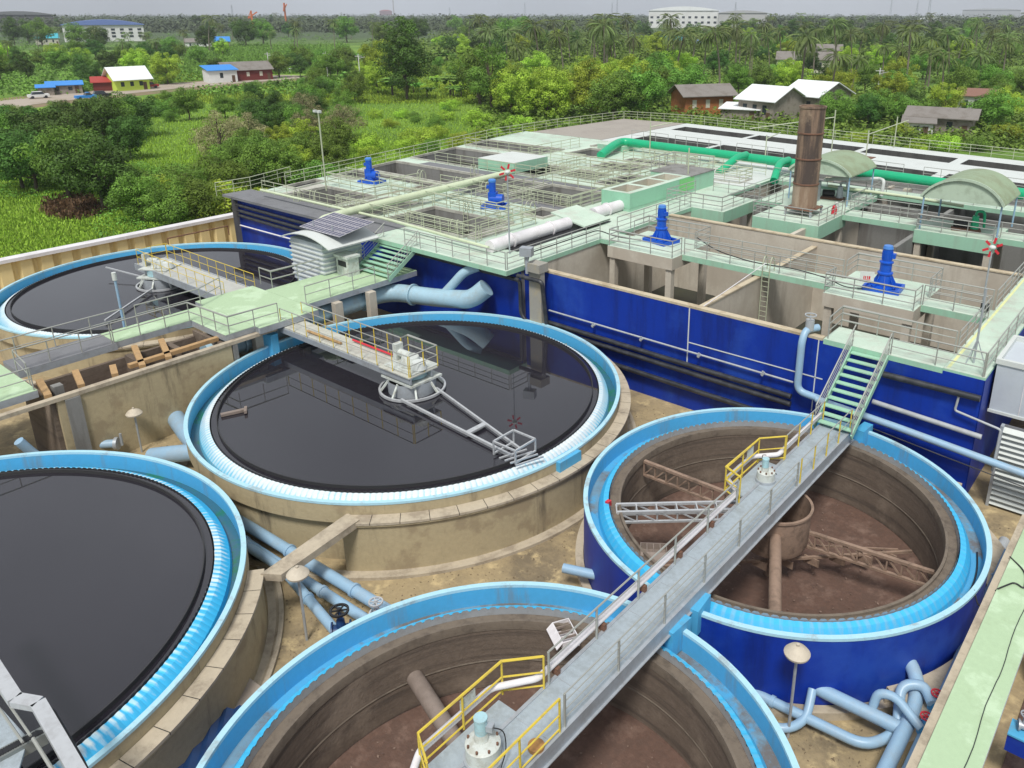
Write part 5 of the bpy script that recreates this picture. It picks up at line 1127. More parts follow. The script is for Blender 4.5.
dr('cream railing round the farthest left mixer platform', [(-52.9,9.0),(-52.9,6.4),(-46.7,6.4),(-46.7,11.1)], z=ZD+.15, m=M_railg, spacing=1.4)
dr('cream railing round the second mixer platform', [(-38.5,10.9),(-38.5,6.9),(-33.7,6.9),(-33.7,10.9)], z=ZD+.15, m=M_railg, spacing=1.4)
dr('cream railing before the long middle opening of the left basins', [(-45.3,12.2),(-31.4,12.2)], m=M_railg, spacing=1.6)
dr('cream railing between the middle and far openings of the left basins', [(-54.5,19.9),(-31.4,19.9)], m=M_railg, spacing=1.8)
dr('cream railing along the inner lane of the left basins', [(-31.3,11.8),(-31.3,27.5)], m=M_railg, spacing=1.6)
dr('cream railing around the far left openings', [(-49.2,27.6),(-41.8,27.6),(-41.8,20.3)], m=M_railg, spacing=1.6)
dr('cream railing across the far deck of the left basins', [(-59,28.4),(-49.4,28.4),(-49.4,36.2)], m=M_railg, spacing=1.7)
dr('cream railing on the open mint deck left of the green tank box', [(-41.0,27.2),(-36.4,27.2),(-36.4,34.6),(-31.8,34.6)], m=M_railg, spacing=1.6)
dr('cream railing on the mint deck in front of the emerald pipe', [(-40,34.5),(-32,34.0),(-26,33.6)], m=M_railg, spacing=1.6)
dr('cream railing on the open deck behind the left basins', [(-41.5,22.0),(-36.2,22.0),(-36.2,26.8)], m=M_railg, spacing=1.5)
dr('cream railing on the long far left edge of the basins', [(-56.2,4.5),(-58.7,19),(-61.6,36),(-61.5,47),(-59.9,59.3)], m=M_railg, spacing=2.1, bars=(.7,.35))
x0_, y0_ = skew(-50.0,58.6); x1_, y1_ = skew(-25.5,58.6); x2_, y2_ = skew(0,58.6)
dr('cream rear railing behind the white topped basin, left half', [(-59.8,59.4),(x0_,y0_+.2),(x1_,y1_)], m=M_railg, spacing=2.1)
dr('cream rear railing behind the white topped basin, right half', [(x1_+.5,y1_-.1),(x2_,y2_)], m=M_railg, spacing=2.1)
for i, (u0_, u1_, v_) in enumerate([(-48.3,-43,42.6),(-42,-36,42.6),(-34,-28.5,42.6),(-19.5,-16.3,42.4),(-14.5,-11.5,42.4),(-9.5,-2,42.4)]):
    a_, b_2 = skew(u0_,v_), skew(u1_,v_)
    dr(['first','second','third','fourth','fifth','sixth'][i]+' short grey railing from the left along the white topped basin', [a_, b_2], spacing=1.7, bars=(.5,))
dr('grey railing on the platform left of the stack', [(-27.2,23.3),(-27.2,19.0),(-22.4,19.0),(-22.4,24.2)], spacing=1.5)
dr('grey railing round the stack platform', [(-20,24.2),(-20,19.25),(-15.05,19.25),(-15.05,23.5)], spacing=1.4)
dr('grey railing along the near side of the walkway left of the large canopy', [(-14.9,23.65),(-9.7,23.65)], spacing=1.4)
dr('grey railing on the far side of the walkway left of the large canopy', [(-14.9,25.5),(-9.7,25.5)], spacing=1.4)
dr('grey railing round the platform under the large canopy', [(-9.5,23.5),(-9.5,22.6),(-4.7,22.6),(-4.7,23.5)], spacing=1.5)
dr('grey railing on the walkway right of the large canopy', [(-4.5,23.65),(-1.7,23.65)], spacing=1.4)
dr('grey railing along the mint walkway behind the stack', [(-22.1,24.4),(-22.1,31.4)], spacing=1.5)
dr('grey railing on the near side of the walkway by the emerald pipe', [(-24.8,32.6),(-1.7,32.6)], spacing=1.6)
dr('grey railing on the right side of the walkway under the small canopy', [(-15.25,25.7),(-15.25,32.4)], spacing=1.5)
dr('grey railing on the platform top of the green tank box', [(-31.6,23.4),(-31.6,27.1),(-27.8,27.1)], z=7.06, spacing=1.4)
dr('grey railing inside the mint deck left of the stack platforms', [(-26.5,25.0),(-22.3,25.0)], spacing=1.4)
for nm_, (u0_,u1_,v0_,v1_) in (('square opening nearest the green tank box',(-35.9,-32.5,21.3,26.5)),('opening beyond the low white block',(-40.9,-37.1,22.5,25.5)),('narrow opening before the emerald elbow',(-40.5,-33.1,31.9,33.7)),('small opening behind the green tank box',(-30.5,-26.1,28.8,31.1)),('long opening behind the second mixer',(-38.5,-31.5,12.6,18.7)),('opening right of the farthest left mixer',(-45.5,-41.5,1.9,6.8)),('front opening below the second mixer',(-40.1,-32.1,2.0,6.8))):
    dr('cream railing round the '+nm_, [(u0_,v0_),(u1_,v0_),(u1_,v1_),(u0_,v1_),(u0_,v0_+.05)], m=M_railg, spacing=1.3)
def ladder(label, loc, h, rz=0, m=None):
    mb = MB()
    for x in (-.22,.22): mb.tube(arcpts([(x,0,-h),(x,0,.6),(x,.25,.95),(x,.6,.6),(x,.6,.0)],.25), .03, 6)
    for i in range(int((h+.3)/.3)): mb.tube([(-.22,0,-h+.15+.3*i),(.22,0,-h+.15+.3*i)], .018, 5)
    o = mb.build('ladder', m or M_railg); o.location = loc; o.rotation_euler.z = rz; return tag(o, label, 'ladder')
ladder('steel ladder on the partition wall below the mixer crosswalk', (-13.2,7.4,ZD), 4.0)
for i, (x, y) in enumerate([(-49,2.2),(-43.5,2.3),(-50,1.4),(-36.6,6.6),(-33.4,2.4),(-37.8,2.3),(-52,9.8),(-49,13.0),(-44,12.9),(-41,12.9),(-36,12.8),(-33,12.8),(-47,17.6),(-33.2,9.6)]):
    ladder('cream hooped ladder top over an opening of the left basins', (x,y,ZD), 1.6, .0 if i%2 else .3)['group'] = 'hooped ladders on the left basins'
tag(MB().tube(arcpts([(-18.6,8.9,ZD+.8),(-16.5,7.6,ZD+.62),(-14,7.6,ZD+.35),(-11.6,7.6,ZD+.5),(-9.6,7.6,ZD+.3),(-8.6,7.4,ZD+.05),(-7.4,8.0,ZD+.1)],1), .03, 6).build('cable', M_black, None, True), 'black cable draped along the crosswalk railing to the right tall mixer', 'cable')
tag(MB().tube(arcpts([(-24.2,-.6,ZD+.3),(-24.95,.6,ZD+.6),(-24.95,7.2,ZD+.62),(-23.6,7.2,ZD+.4),(-22.4,8.4,ZD+.1)],.5), .035, 6).build('cable', M_black, None, True), 'black cable along the deck railing to the left tall mixer', 'cable')
tag(MB().tube([(-13.6,1.0,ZD-.35),(-13.3,7.5,ZD+.5)], .025, 8).build('pole', M_cap), 'thin white pole leaning from the partition wall to the crosswalk', 'pole')
o = MB().cyl((0,0,0), .1, 1.1, 8).cbox((0,0,1.3), (.7,.5,.5), .4).build('box_on_post', M_galv); o.location = (-23.9,-.9,ZD-.1); tag(o, 'grey box on a post at the corner above the dusty duct', 'box')
#==BACKGROUND==
# ------------------------------------------------------------------ vegetation
def leaf_mat(name, base, var=.5, rnd_=.3):
    m = bpy.data.materials.new(name); m.use_nodes = True; n = m.node_tree.nodes; L = m.node_tree.links.new; p = n['Principled BSDF']; p.inputs['Roughness'].default_value = .6; p.inputs['Specular IOR Level'].default_value = .25
    at_ = n.new('ShaderNodeAttribute'); at_.attribute_name = 'tone'; oi = n.new('ShaderNodeObjectInfo')
    m1 = n.new('ShaderNodeMapRange'); m1.inputs['To Min'].default_value = 1-var; m1.inputs['To Max'].default_value = 1+var*1.3; L(at_.outputs['Fac'], m1.inputs['Value'])
    m2 = n.new('ShaderNodeMapRange'); m2.inputs['To Min'].default_value = 1-rnd_; m2.inputs['To Max'].default_value = 1+rnd_; L(oi.outputs['Random'], m2.inputs['Value'])
    ml = n.new('ShaderNodeMath'); ml.operation = 'MULTIPLY'; L(m1.outputs[0], ml.inputs[0]); L(m2.outputs[0], ml.inputs[1])
    mh = n.new('ShaderNodeMapRange'); mh.inputs['To Min'].default_value = .475; mh.inputs['To Max'].default_value = .52; L(oi.outputs['Random'], mh.inputs['Value'])
    hs = n.new('ShaderNodeHueSaturation'); hs.inputs['Color'].default_value = (*base, 1); L(ml.outputs[0], hs.inputs['Value']); L(mh.outputs[0], hs.inputs['Hue'])
    L(hs.outputs[0], p.inputs['Base Color'])
    tr = n.new('ShaderNodeBsdfTranslucent'); L(hs.outputs[0], tr.inputs[0]); mx = n.new('ShaderNodeMixShader'); mx.inputs[0].default_value = .15
    L(p.outputs[0], mx.inputs[1]); L(tr.outputs[0], mx.inputs[2]); L(mx.outputs[0], n['Material Output'].inputs[0]); return m
ML_dark = leaf_mat('dark_leaves', (.065,.135,.022)); ML_mid = leaf_mat('mid_leaves', (.125,.23,.032)); ML_lime = leaf_mat('lime_leaves', (.29,.42,.042))
ML_far = leaf_mat('far_wood_leaves', (.09,.135,.06), .4); ML_palm = leaf_mat('palm_leaves', (.12,.165,.05), .4); ML_olive = leaf_mat('olive_leaves', (.24,.225,.11), .4); ML_grass = leaf_mat('grass_blades', (.25,.38,.045), .45); ML_ban = leaf_mat('banana_leaves', (.16,.33,.055), .35)
ML_reed = leaf_mat('brown_reeds', (.16,.11,.05), .4)
M_bark = mat('bark', (.13,.10,.075), .9, dirt=(.07,.055,.04), dscale=3, fine=.2); M_palmbark = mat('palm_bark', (.22,.19,.15), .9, fine=.2)
RG = np.random.default_rng(11)
def quads(name, c, nrm, size, tone, m, parent=None, aspect=1.0, up=None):
    n = len(c); nrm = nrm/np.linalg.norm(nrm, axis=1, keepdims=True)
    ref = RG.normal(size=(n,3)) if up is None else up
    t1 = np.cross(nrm, ref); t1 /= np.linalg.norm(t1, axis=1, keepdims=True)+1e-9; t2 = np.cross(nrm, t1)
    s = size[:,None]; v = np.stack([c-t1*s*.5, c-t2*s*.5*aspect*1.1, c+t1*s*.5, c+t2*s*.5*aspect*.9], 1).reshape(-1,3)
    me = bpy.data.meshes.new(name); me.vertices.add(4*n); me.vertices.foreach_set('co', v.ravel().astype(np.float32))
    me.loops.add(4*n); me.loops.foreach_set('vertex_index', np.arange(4*n, dtype=np.int32)); me.polygons.add(n)
    me.polygons.foreach_set('loop_start', np.arange(0,4*n,4,dtype=np.int32)); me.polygons.foreach_set('loop_total', np.full(n,4,dtype=np.int32))
    a = me.attributes.new('tone', 'FLOAT', 'FACE'); a.data.foreach_set('value', np.clip(tone,0,1).astype(np.float32))
    me.materials.append(m); me.update(); me.validate()
    o = bpy.data.objects.new(name, me); COL.objects.link(o); o.parent = parent; return o
def crown_pts(Rr, H, z0, nclump, nleaf, cr, flat=.8, top=1.0):
    """leaves on the shells of many clumps spread through the crown"""
    d = RG.normal(size=(nclump,3)); d[:,2] = np.where(d[:,2] < 0, d[:,2]*.9, d[:,2]); d /= np.linalg.norm(d,axis=1,keepdims=True)
    k = RG.uniform(.35,.95,nclump)[:,None]; ctr = d*k*np.array([Rr,Rr,H*.5])+np.array([0,0,z0+H*.5]); r = Rr*RG.uniform(cr*.7,cr*1.3,nclump)
    i = RG.integers(0,nclump,nleaf); e = RG.normal(size=(nleaf,3)); e[:,2] += .35; e /= np.linalg.norm(e,axis=1,keepdims=True)
    p = ctr[i]+e*(r[i]*RG.uniform(.7,1.08,nleaf))[:,None]*np.array([1,1,flat])
    tone = RG.uniform(0,1,nclump)[i]*.6+RG.uniform(0,.4,nleaf)
    return p, e+RG.normal(size=(nleaf,3))*.32+np.array([0,0,.2]), tone, ctr
def make_tree(kind, name='broadleaf_tree'):
    t = thing(name, 'x', 'tree')
    P = dict(round=(3.9,7.0,.6,60,13000,.25,.27,ML_dark), round2=(3.6,6.6,.6,48,11000,.28,.27,ML_mid), tall=(3.6,11.0,1.0,60,13000,.28,.30,ML_dark), lime=(3.9,7.0,.4,64,13000,.21,.24,ML_lime),
             bush=(2.6,3.2,.0,28,5200,.32,.2,ML_mid), bush2=(2.8,2.8,.0,28,5200,.30,.2,ML_lime), olive=(3.2,4.6,.2,70,8000,.19,.16,ML_olive), wispy=(3.0,7.0,1.6,44,7000,.24,.22,ML_mid))[kind]
    Rr,H,z0,nc,nl,cr,ls,m = P; p, nn, tone, ctr = crown_pts(Rr,H,z0,nc,nl,cr)
    keep = p[:,2] > .05; p, nn, tone = p[keep], nn[keep], tone[keep]
    quads('crown', p, nn, RG.uniform(.6,1.3,len(p))*ls, tone, m, t, .55)
    mb = MB(); top = z0+H*.45; mb.tube([(0,0,-.1),(.1,.05,top*.5),(0,.1,top)], .2, 8, r2=.1)
    for j in range(9): mb.tube([(0,0,top*.45+.1*j), tuple(ctr[j]*np.array([.5,.5,1])*.8+np.array([0,0,.2])), tuple(ctr[j])], .08, 5, r2=.02)
    mb.build('trunk', M_bark, t); return t
def make_palm(seed, h=9, n=24):
    r = random.Random(seed); t = thing('coconut_palm', 'x', 'palm tree'); lean = (r.uniform(-1,1), r.uniform(-1,1))
    pts = [(lean[0]*k*k, lean[1]*k*k, h*k) for k in (0,.25,.5,.75,1)]; MB().tube(pts, .17, 8, r2=.11).build('trunk', M_palmbark, t)
    C, Nn, Sz, Tn, Up = [], [], [], [], []
    for i in range(n):
        az = i*2.4+r.uniform(-.3,.3); el = r.uniform(-.3,1.2); Lf = r.uniform(3.0,4.0); q = np.array([lean[0],lean[1],h+.1]); tone = r.random()*.7
        for k in range(18):
            e = el-k*.108; dv = np.array([math.cos(az)*math.cos(e), math.sin(az)*math.cos(e), math.sin(e)]); q = q+dv*Lf/18
            sd = np.array([-math.sin(az), math.cos(az), 0]); w = .95*math.sin(PI*(k+1.5)/20)
            for sg in (1,-1):
                ld = sd*sg+np.array([0,0,-.55])+dv*.5; ld /= np.linalg.norm(ld); C.append(q+ld*w*.5); Nn.append(np.cross(ld, dv)); Sz.append(w); Tn.append(tone+r.random()*.3); Up.append(ld)
    C, Nn, Sz, Tn, Up = map(np.array, (C,Nn,Sz,Tn,Up)); nrm = Nn/np.linalg.norm(Nn,axis=1,keepdims=True)
    # t1 = nrm x up -> across; long axis along up
    me = quads('crown', C, nrm, Sz*.21, Tn, ML_palm, t, 3.0, up=Up); return t
def make_banana(seed):
    r = random.Random(seed); t = thing('banana_plant', 'x', 'banana plant'); C, Nn, Sz, Tn, Up = [],[],[],[],[]
    for s in range(3):
        bx, by = r.uniform(-1,1), r.uniform(-1,1)
        for i in range(7):
            az = r.uniform(0,6.28); q = np.array([bx,by,1.3]); 
            for k in range(5):
                e = 1.2-k*.38; dv = np.array([math.cos(az)*math.cos(e),math.sin(az)*math.cos(e),math.sin(e)]); q = q+dv*.45; C.append(q.copy()); Nn.append(np.array([-math.cos(az)*math.sin(e),-math.sin(az)*math.sin(e),math.cos(e)])); Sz.append(.62); Tn.append(r.random()); Up.append(dv)
    quads('leaves', np.array(C), np.array(Nn), np.array(Sz), np.array(Tn), ML_ban, t, 1.1, up=np.array(Up))
    MB().tube([(0,0,0),(0,0,1.6)], .14, 8).build('stem', M_bark, t); return t
PROTO = {k: [make_tree(k, n_)] for k, n_ in (('round','broadleaf_tree'),('round2','broadleaf_tree'),('tall','broadleaf_tree'),('lime','broadleaf_tree'),('bush','bush'),('bush2','bush'),('olive','scrub_bush'),('wispy','broadleaf_tree'))}
PROTO['round'].append(make_tree('round')); PROTO['lime'].append(make_tree('lime')); PROTO['round2'].append(make_tree('round2')); PROTO['bush'].append(make_tree('bush','bush'))
PROTO['palm'] = [make_palm(s, h) for s, h in ((1,8),(2,10),(3,9),(4,7))]; PROTO['banana'] = [make_banana(1), make_banana(2)]
HGT = dict(round=8.0, round2=7.6, tall=12.2, lime=7.6, bush=3.2, bush2=2.8, olive=4.7, wispy=8.3, palm=11.5, banana=2.9)
USED = set(); PLACED = []; HOUSES = []
def plant(kind, px, py, h, label, group, mind=2.2, xy=None):
    x, y = xy or at(px, py, 0)
    top = 104.5-.107*px+5                      # keep the road open to view
    if px < 305 and py > top: h = min(h, max(.9, (py-top)*math.hypot(x-CAM[0], y-CAM[1])/FPX*.95))
    if any((x-a)**2+(y-b)**2 < mind*mind for a, b in PLACED): return
    if any((x-a)**2+(y-b)**2 < c*c for a, b, c in HOUSES): return
    if -63.5 < x < 14 and y < 63: return
    PLACED.append((x,y)); i = rnd.randrange(len(PROTO[kind])); p = PROTO[kind][i]
    o = p if (kind,i) not in USED else copy_tree(p); USED.add((kind,i))
    s = h/HGT[kind]; o.location = (x,y,-.05); o.scale = (s*rnd.uniform(.9,1.15), s*rnd.uniform(.9,1.15), s); o.rotation_euler = (0,0,rnd.uniform(0,6.28))
    cat = {'bush':'bush','bush2':'bush','olive':'bush','palm':'palm tree','banana':'banana plant'}.get(kind,'tree')
    tag(o, label, cat, group); return o
# ------------------------------------------------------------------ houses
def facing(x, y): return math.atan2(CAM[1]-y, CAM[0]-x)+PI/2
def house(name, label, px, py, w, d, h, roof_h, wallm, roofm, turn=0, windows=2, gable='x', cat='house', over=.5, rot=None, winm=None, z=0, door=True):
    x, y = at(px, py, 0); rz = (facing(x, y) if rot is None else rot)+turn; HOUSES.append((x, y, max(w,d)*.62))
    t = thing(name, label, cat, (x, y, z), None, rz)
    MB().box(-w/2,w/2,-d/2,d/2,0,h).build('wall', wallm, t)
    o = over; mb = MB()
    if gable == 'x':   # ridge along x
        a, b = w/2+o, d/2+o; mb.add([(-a,-b,h-.1),(a,-b,h-.1),(a,0,h+roof_h),(-a,0,h+roof_h),(-a,b,h-.1),(a,b,h-.1),(-a,-b,h-.25),(a,-b,h-.25),(a,0,h+roof_h-.15),(-a,0,h+roof_h-.15),(-a,b,h-.25),(a,b,h-.25)],[(0,1,2,3),(3,2,5,4),(7,6,9,8),(8,9,10,11),(0,6,7,1),(4,5,11,10),(0,3,9,6),(3,4,10,9),(1,7,8,2),(2,8,11,5)])
        g = MB().add([(w/2-.01,-d/2,h),(w/2-.01,d/2,h),(w/2-.01,0,h+roof_h-.2),(-w/2+.01,-d/2,h),(-w/2+.01,d/2,h),(-w/2+.01,0,h+roof_h-.2)],[(0,1,2),(5,4,3)])
    elif gable == 'y':
        a, b = w/2+o, d/2+o; mb.add([(-a,-b,h-.1),(-a,b,h-.1),(0,b,h+roof_h),(0,-b,h+roof_h),(a,-b,h-.1),(a,b,h-.1),(-a,-b,h-.25),(-a,b,h-.25),(0,b,h+roof_h-.15),(0,-b,h+roof_h-.15),(a,-b,h-.25),(a,b,h-.25)],[(3,2,1,0),(4,5,2,3),(6,7,8,9),(9,8,11,10),(1,7,6,0),(10,11,5,4),(0,6,9,3),(3,9,10,4),(2,8,7,1),(5,11,8,2)])
        g = MB().add([(-w/2,-d/2+.01,h),(w/2,-d/2+.01,h),(0,-d/2+.01,h+roof_h-.2),(-w/2,d/2-.01,h),(w/2,d/2-.01,h),(0,d/2-.01,h+roof_h-.2)],[(0,1,2),(5,4,3)])
    else:
        a, b = w/2+o, d/2+o; mb.add([(-a,-b,h-.0),(a,-b,h-.0),(a,b,h+roof_h),(-a,b,h+roof_h),(-a,-b,h-.12),(a,-b,h-.12),(a,b,h+roof_h-.12),(-a,b,h+roof_h-.12)],[(0,1,2,3),(7,6,5,4),(0,4,5,1),(1,5,6,2),(2,6,7,3),(3,7,4,0)]); g = None
    mb.build('roof', roofm, t)
    if g:
        for k in (0, 3): MB().add(g.v[k:k+3], [g.f[k//3] if k == 0 else (2,1,0)]).build('gable', wallm, t)
    winm = winm or M_win
    for i in range(windows):
        xx = -w/2+w*(i+.7)/(windows+.6)
        f = MB().box(xx-.45,xx+.45,-d/2-.04,-d/2-.004,h*.38,h*.78).build('window', winm, t)
    if door: MB().box(w/2-1.6,w/2-.7,-d/2-.05,-d/2-.004,0,2.0).build('door', M_door, t)
    return t
M_win = mat('dark_window', (.03,.04,.05), .2, fine=.02); M_door = mat('brown_door', (.12,.07,.04), .6)
W_lime = mat('lime_wall', (.55,.72,.10), .8, fine=.05); W_white = mat('white_wall', (.72,.73,.72), .8, dirt=(.5,.5,.48), dscale=.1, damt=.4, fine=.03); W_red = mat('dark_red_wall', (.16,.025,.02), .7)
W_orange = mat('orange_timber_wall', (.42,.15,.05), .75, dirt=(.2,.08,.03), dscale=1.2, damt=.6); W_grey = mat('weathered_wall', (.34,.30,.26), .85, dirt=(.16,.13,.10), dscale=.7, damt=.7); W_cream = mat('cream_wall', (.62,.60,.50), .8)
RF_white = mat('white_sheet_roof', (.80,.83,.84), .5, dirt=(.65,.68,.68), dscale=.3, damt=.4, fine=.02); RF_grey = mat('grey_sheet_roof', (.24,.22,.20), .7, dirt=(.14,.12,.10), dscale=.5, damt=.6); RF_blue = mat('bright_blue_roof', (.03,.25,.70), .5, fine=.04)
RF_red = mat('red_roof', (.40,.05,.04), .6); RF_teal = mat('teal_roof', (.05,.45,.55), .5); RF_slate = mat('pale_blue_roof', (.16,.24,.55), .5); W_far = mat('dull_grey_building', (.12,.12,.12), .8)
house('village_house', 'small lime green house with steep white roof beside the road', 129, 89.5, 8.4, 6.8, 2.9, 3.1, W_lime, RF_white, turn=.35, windows=3, over=.9)
house('village_house', 'dark red house with grey sheet roof beside the road end', 246, 79.5, 14, 8, 3.2, 2.2, W_red, RF_grey, turn=.3, windows=3, winm=W_cream)
house('village_house', 'white walled lean-to with bright blue roof beside the dark red house', 221, 82, 8, 6, 3.6, 1.2, W_white, RF_blue, turn=.3, windows=1, gable='s')
house('shed', 'low shed with blue roof left of the lime green house', 66, 93, 7.5, 5, 2.2, .7, W_grey, RF_blue, windows=2, gable='s', cat='shed')
house('shed', 'dark hut with red roof next to the lime green house', 107, 90, 6, 6, 2.4, 1.2, W_red, RF_red, windows=0, cat='shed')
house('shed', 'small blue roofed stall at the left by the road', 47, 95, 3.4, 3.4, 2.0, .5, W_grey, RF_blue, windows=0, gable='s', cat='shed', door=False)
house('village_house', 'orange brown timber house with dark gable roof left of the white roofed houses', 701, 113.5, 10.5, 7, 4.0, 1.9, W_orange, RF_grey, turn=.45, windows=3, over=.9, winm=W_cream)
house('village_house', 'grey house with large white gable roof, left one of the pair behind the basins', 770, 120, 8, 10, 4.2, 2.3, W_grey, RF_white, turn=-.6, windows=3, over=.7)
house('village_house', 'grey house with large white gable roof, right one of the pair behind the basins', 815, 117, 8, 11, 4.6, 2.4, W_grey, RF_white, turn=-.6, windows=3, over=.7)
house('shed', 'low white roofed lean-to left of the white roofed houses', 742, 120, 7, 6, 2.4, .6, W_grey, RF_white, windows=0, gable='s', cat='shed', turn=-.2)
house('village_house', 'weathered low house with grey sheet roof among trees at the right', 940, 134, 10, 6, 3.2, 1.3, W_grey, RF_grey, windows=2, over=.8, turn=-.1)
house('shed', 'small pale shed attached left of the weathered house', 917, 136.5, 4.5, 5, 2.6, .6, W_white, RF_grey, windows=1, gable='s', cat='shed')
house('village_house', 'upper pale house with rusty roof behind the weathered house', 976, 115, 7.5, 6, 4.0, 1.0, W_white, mat('rust_roof', (.27,.14,.10), .8, fine=.15), windows=3, gable='s')
house('village_house', 'grey roofed house half hidden by trees above the white roofs', 803, 72, 18, 10, 4.5, 2.4, W_cream, RF_grey, windows=4)
house('village_house', 'small house with flat grey roof beside the grey roofed house in the trees', 822, 64, 14, 9, 5.5, 2.2, W_grey, RF_grey, windows=2)
house('shed', 'long grey shed far away at the edge of the crop field', 199, 48, 14, 9, 3.5, 2.0, W_white, RF_grey, windows=3, cat='shed')
house('shed', 'bright blue roofed shed far away at the edge of the crop field', 223, 47.5, 8, 8, 3.5, 2.6, W_grey, RF_blue, windows=0, gable='s', cat='shed')
house('shed', 'teal roofed shed far away at the left', 48, 44.5, 13, 8, 4, 3, W_cream, RF_teal, windows=3, gable='s', cat='shed')
house('shed', 'teal roofed shed far away below the white factory', 671, 46, 13, 8, 3.5, 2.5, W_cream, RF_teal, windows=3, gable='s', cat='shed')
house('shed', 'purple blue roofed shed far away below the white factory', 702, 48, 7, 6, 2.5, 2, W_grey, RF_slate, windows=0, gable='s', cat='shed')
def block_building(label, px, py, w, d, h, rows, cols, wallm, roofm, rh=2.0, name='factory', turn=0, gable='x', wr=.12):
    x, y = at(px, py, 0); t = thing(name, label, 'building', (x, y, 0), None, facing(x, y)+turn); HOUSES.append((x, y, max(w,d)*.55))
    MB().box(-w/2,w/2,-d/2,d/2,0,h).build('wall', wallm, t)
    N = 10; mb = MB()
    for k in range(N):
        f = lambda q: (-w/2-1+(w+2)*q/N, h+rh*(1-(2*q/N-1)**2)); a, b = f(k), f(k+1)
        mb.add([(a[0],-d/2-1,a[1]),(b[0],-d/2-1,b[1]),(b[0],d/2+1,b[1]),(a[0],d/2+1,a[1])],[(0,1,2,3)]).add([(a[0],-d/2-1,h-.3),(b[0],-d/2-1,h-.3),(b[0],-d/2-1,b[1]),(a[0],-d/2-1,a[1])],[(0,1,2,3)])
    mb.build('roof', roofm, t)
    for r_ in range(rows):
        for c_ in range(cols):
            cx_ = -w/2+w*(c_+.5)/cols; z_ = h*(.25+.6*r_/max(rows,1)); MB().box(cx_-w/cols*.22,cx_+w/cols*.22,-d/2-.15,-d/2-.01,z_,z_+h*wr).build('window', M_win, t)
    return t
block_building('long white building with pale blue roof far away at the left', 106, 41, 50, 30, 11.5, 3, 9, W_white, RF_slate, 3.2)
block_building('large white factory with curved roof on the horizon right of centre', 683, 27.5, 92, 60, 22, 2, 11, W_white, RF_white, 5)
block_building('lower grey white factory wing to the right of the large white factory', 742, 28, 62, 40, 19, 1, 6, mat('pale_grey_wall', (.5,.5,.5), .8), mat('pale_grey_roof', (.46,.47,.48), .6), 3)
block_building('dull grey factory hall on the horizon at the far left', 20, 29, 75, 40, 17, 0, 0, W_far, mat('dull_roof', (.2,.21,.22), .7), 4)
block_building('tiny red factory on the horizon', 386, 15.5, 80, 60, 28, 0, 0, W_red, RF_red, 8)
block_building('pale industrial hall on the horizon at the right edge', 990, 19.5, 150, 60, 26, 0, 0, mat('haze_hall', (.45,.47,.5), .8), mat('haze_roof', (.5,.52,.55), .7), 4)
block_building('low white shed on the horizon above the palms', 930, 25, 40, 30, 9, 0, 0, W_white, RF_white, 3, name='factory')
x, y = at(394, 15.5, 0); o = MB().tube([(x,y,0),(x,y,95)], 3.5, 8).build('tower', W_grey); tag(o, 'slim chimney beside the tiny red factory', 'tower')
for i, (px_, py_, h_) in enumerate([(612,17,60),(617,17,75),(735,18,55),(916,18,60),(450,17,40),(525,17,60),(233,18,45),(890,17,90),(928,19,90)]):
    x, y = at(px_, py_, 0); mb = MB()
    for sx, sy in ((-1,-1),(1,-1),(1,1),(-1,1)): mb.beam((x+sx*3.5,y+sy*3.5,0),(x+sx*.5,y+sy*.5,h_),.7,.7)
    for k in range(6): mb.beam((x-3,y-3,h_*k/6),(x+2.5,y+2.5,h_*(k+1)/6),.5,.5)
    tag(mb.build('lattice_mast', M_galv), 'thin lattice mast on the horizon', 'mast', 'masts on the horizon')
M_crane = mat('orange_crane_paint', (.62,.16,.04), .6)
for i, (px_, py_, h_) in enumerate([(254,36,21),(287,30,30)]):
    x, y = at(px_, py_, 0); o = MB().beam((0,0,0),(0,0,h_),1.5,1.5).beam((-3,0,h_*.7),(5,0,h_*.95),1,1).beam((0,0,h_),(-3,0,h_*.7),.6,.6).build('crane', M_crane); o.location = (x,y,0); o.rotation_euler.z = facing(x,y)+i
    tag(o, ['orange crane above the trees at the left','taller orange crane above the trees','small orange crane beside the first one'][i], 'crane')
# poles by the road, cars
for i, (px_, py_, h_) in enumerate([(270,76,7.5),(328,77.5,8),(361,88,9),(876,105,8)]):
    x, y = at(px_, py_, 0); t = thing('utility_pole', ['concrete utility pole behind the dark red house','concrete utility pole right of the parked white car','utility pole among the trees left of centre','utility pole among the trees at the right'][i], 'utility pole', (x,y,0), None, facing(x,y))
    MB().tube([(0,0,0),(0,0,h_)], .16, 8, r2=.1).build('pole', M_cap, t); MB().beam((-.9,0,h_-.6),(.9,0,h_-.6),.12,.12).build('cross_arm', M_cap, t); MB().tube([(0,0,h_-1.2),(1.8,0,h_-.8)], .05, 6).build('lamp_arm', M_cap, t)
def car(label, px_, py_, m, turn=0, pick=False):
    x, y = at(px_, py_, 0); t = thing('parked_car', label, 'car', (x,y,.02), None, facing(x,y)+turn)
    MB().box(-2.2,2.2,-.85,.85,.35,.95).build('body', m, t)
    a, b = (-.2,1.3) if pick else (-1.5,1.2)
    MB().add([(a,-.8,.95),(b,-.8,.95),(b-.4,-.7,1.55),(a+.35,-.7,1.55),(a,.8,.95),(b,.8,.95),(b-.4,.7,1.55),(a+.35,.7,1.55)],[(0,1,2,3),(7,6,5,4),(3,2,6,7),(0,3,7,4),(1,5,6,2)]).build('cabin', M_win, t)
    MB().box(a+.36,b-.41,-.69,.69,1.55,1.6).build('roof', m, t)
    for sx in (-1.4,1.4):
        for sy in (-.8,.8): MB().tube([(sx,sy-.1,.33),(sx,sy+.1,.33)], .33, 12).build('wheel', M_black, t)
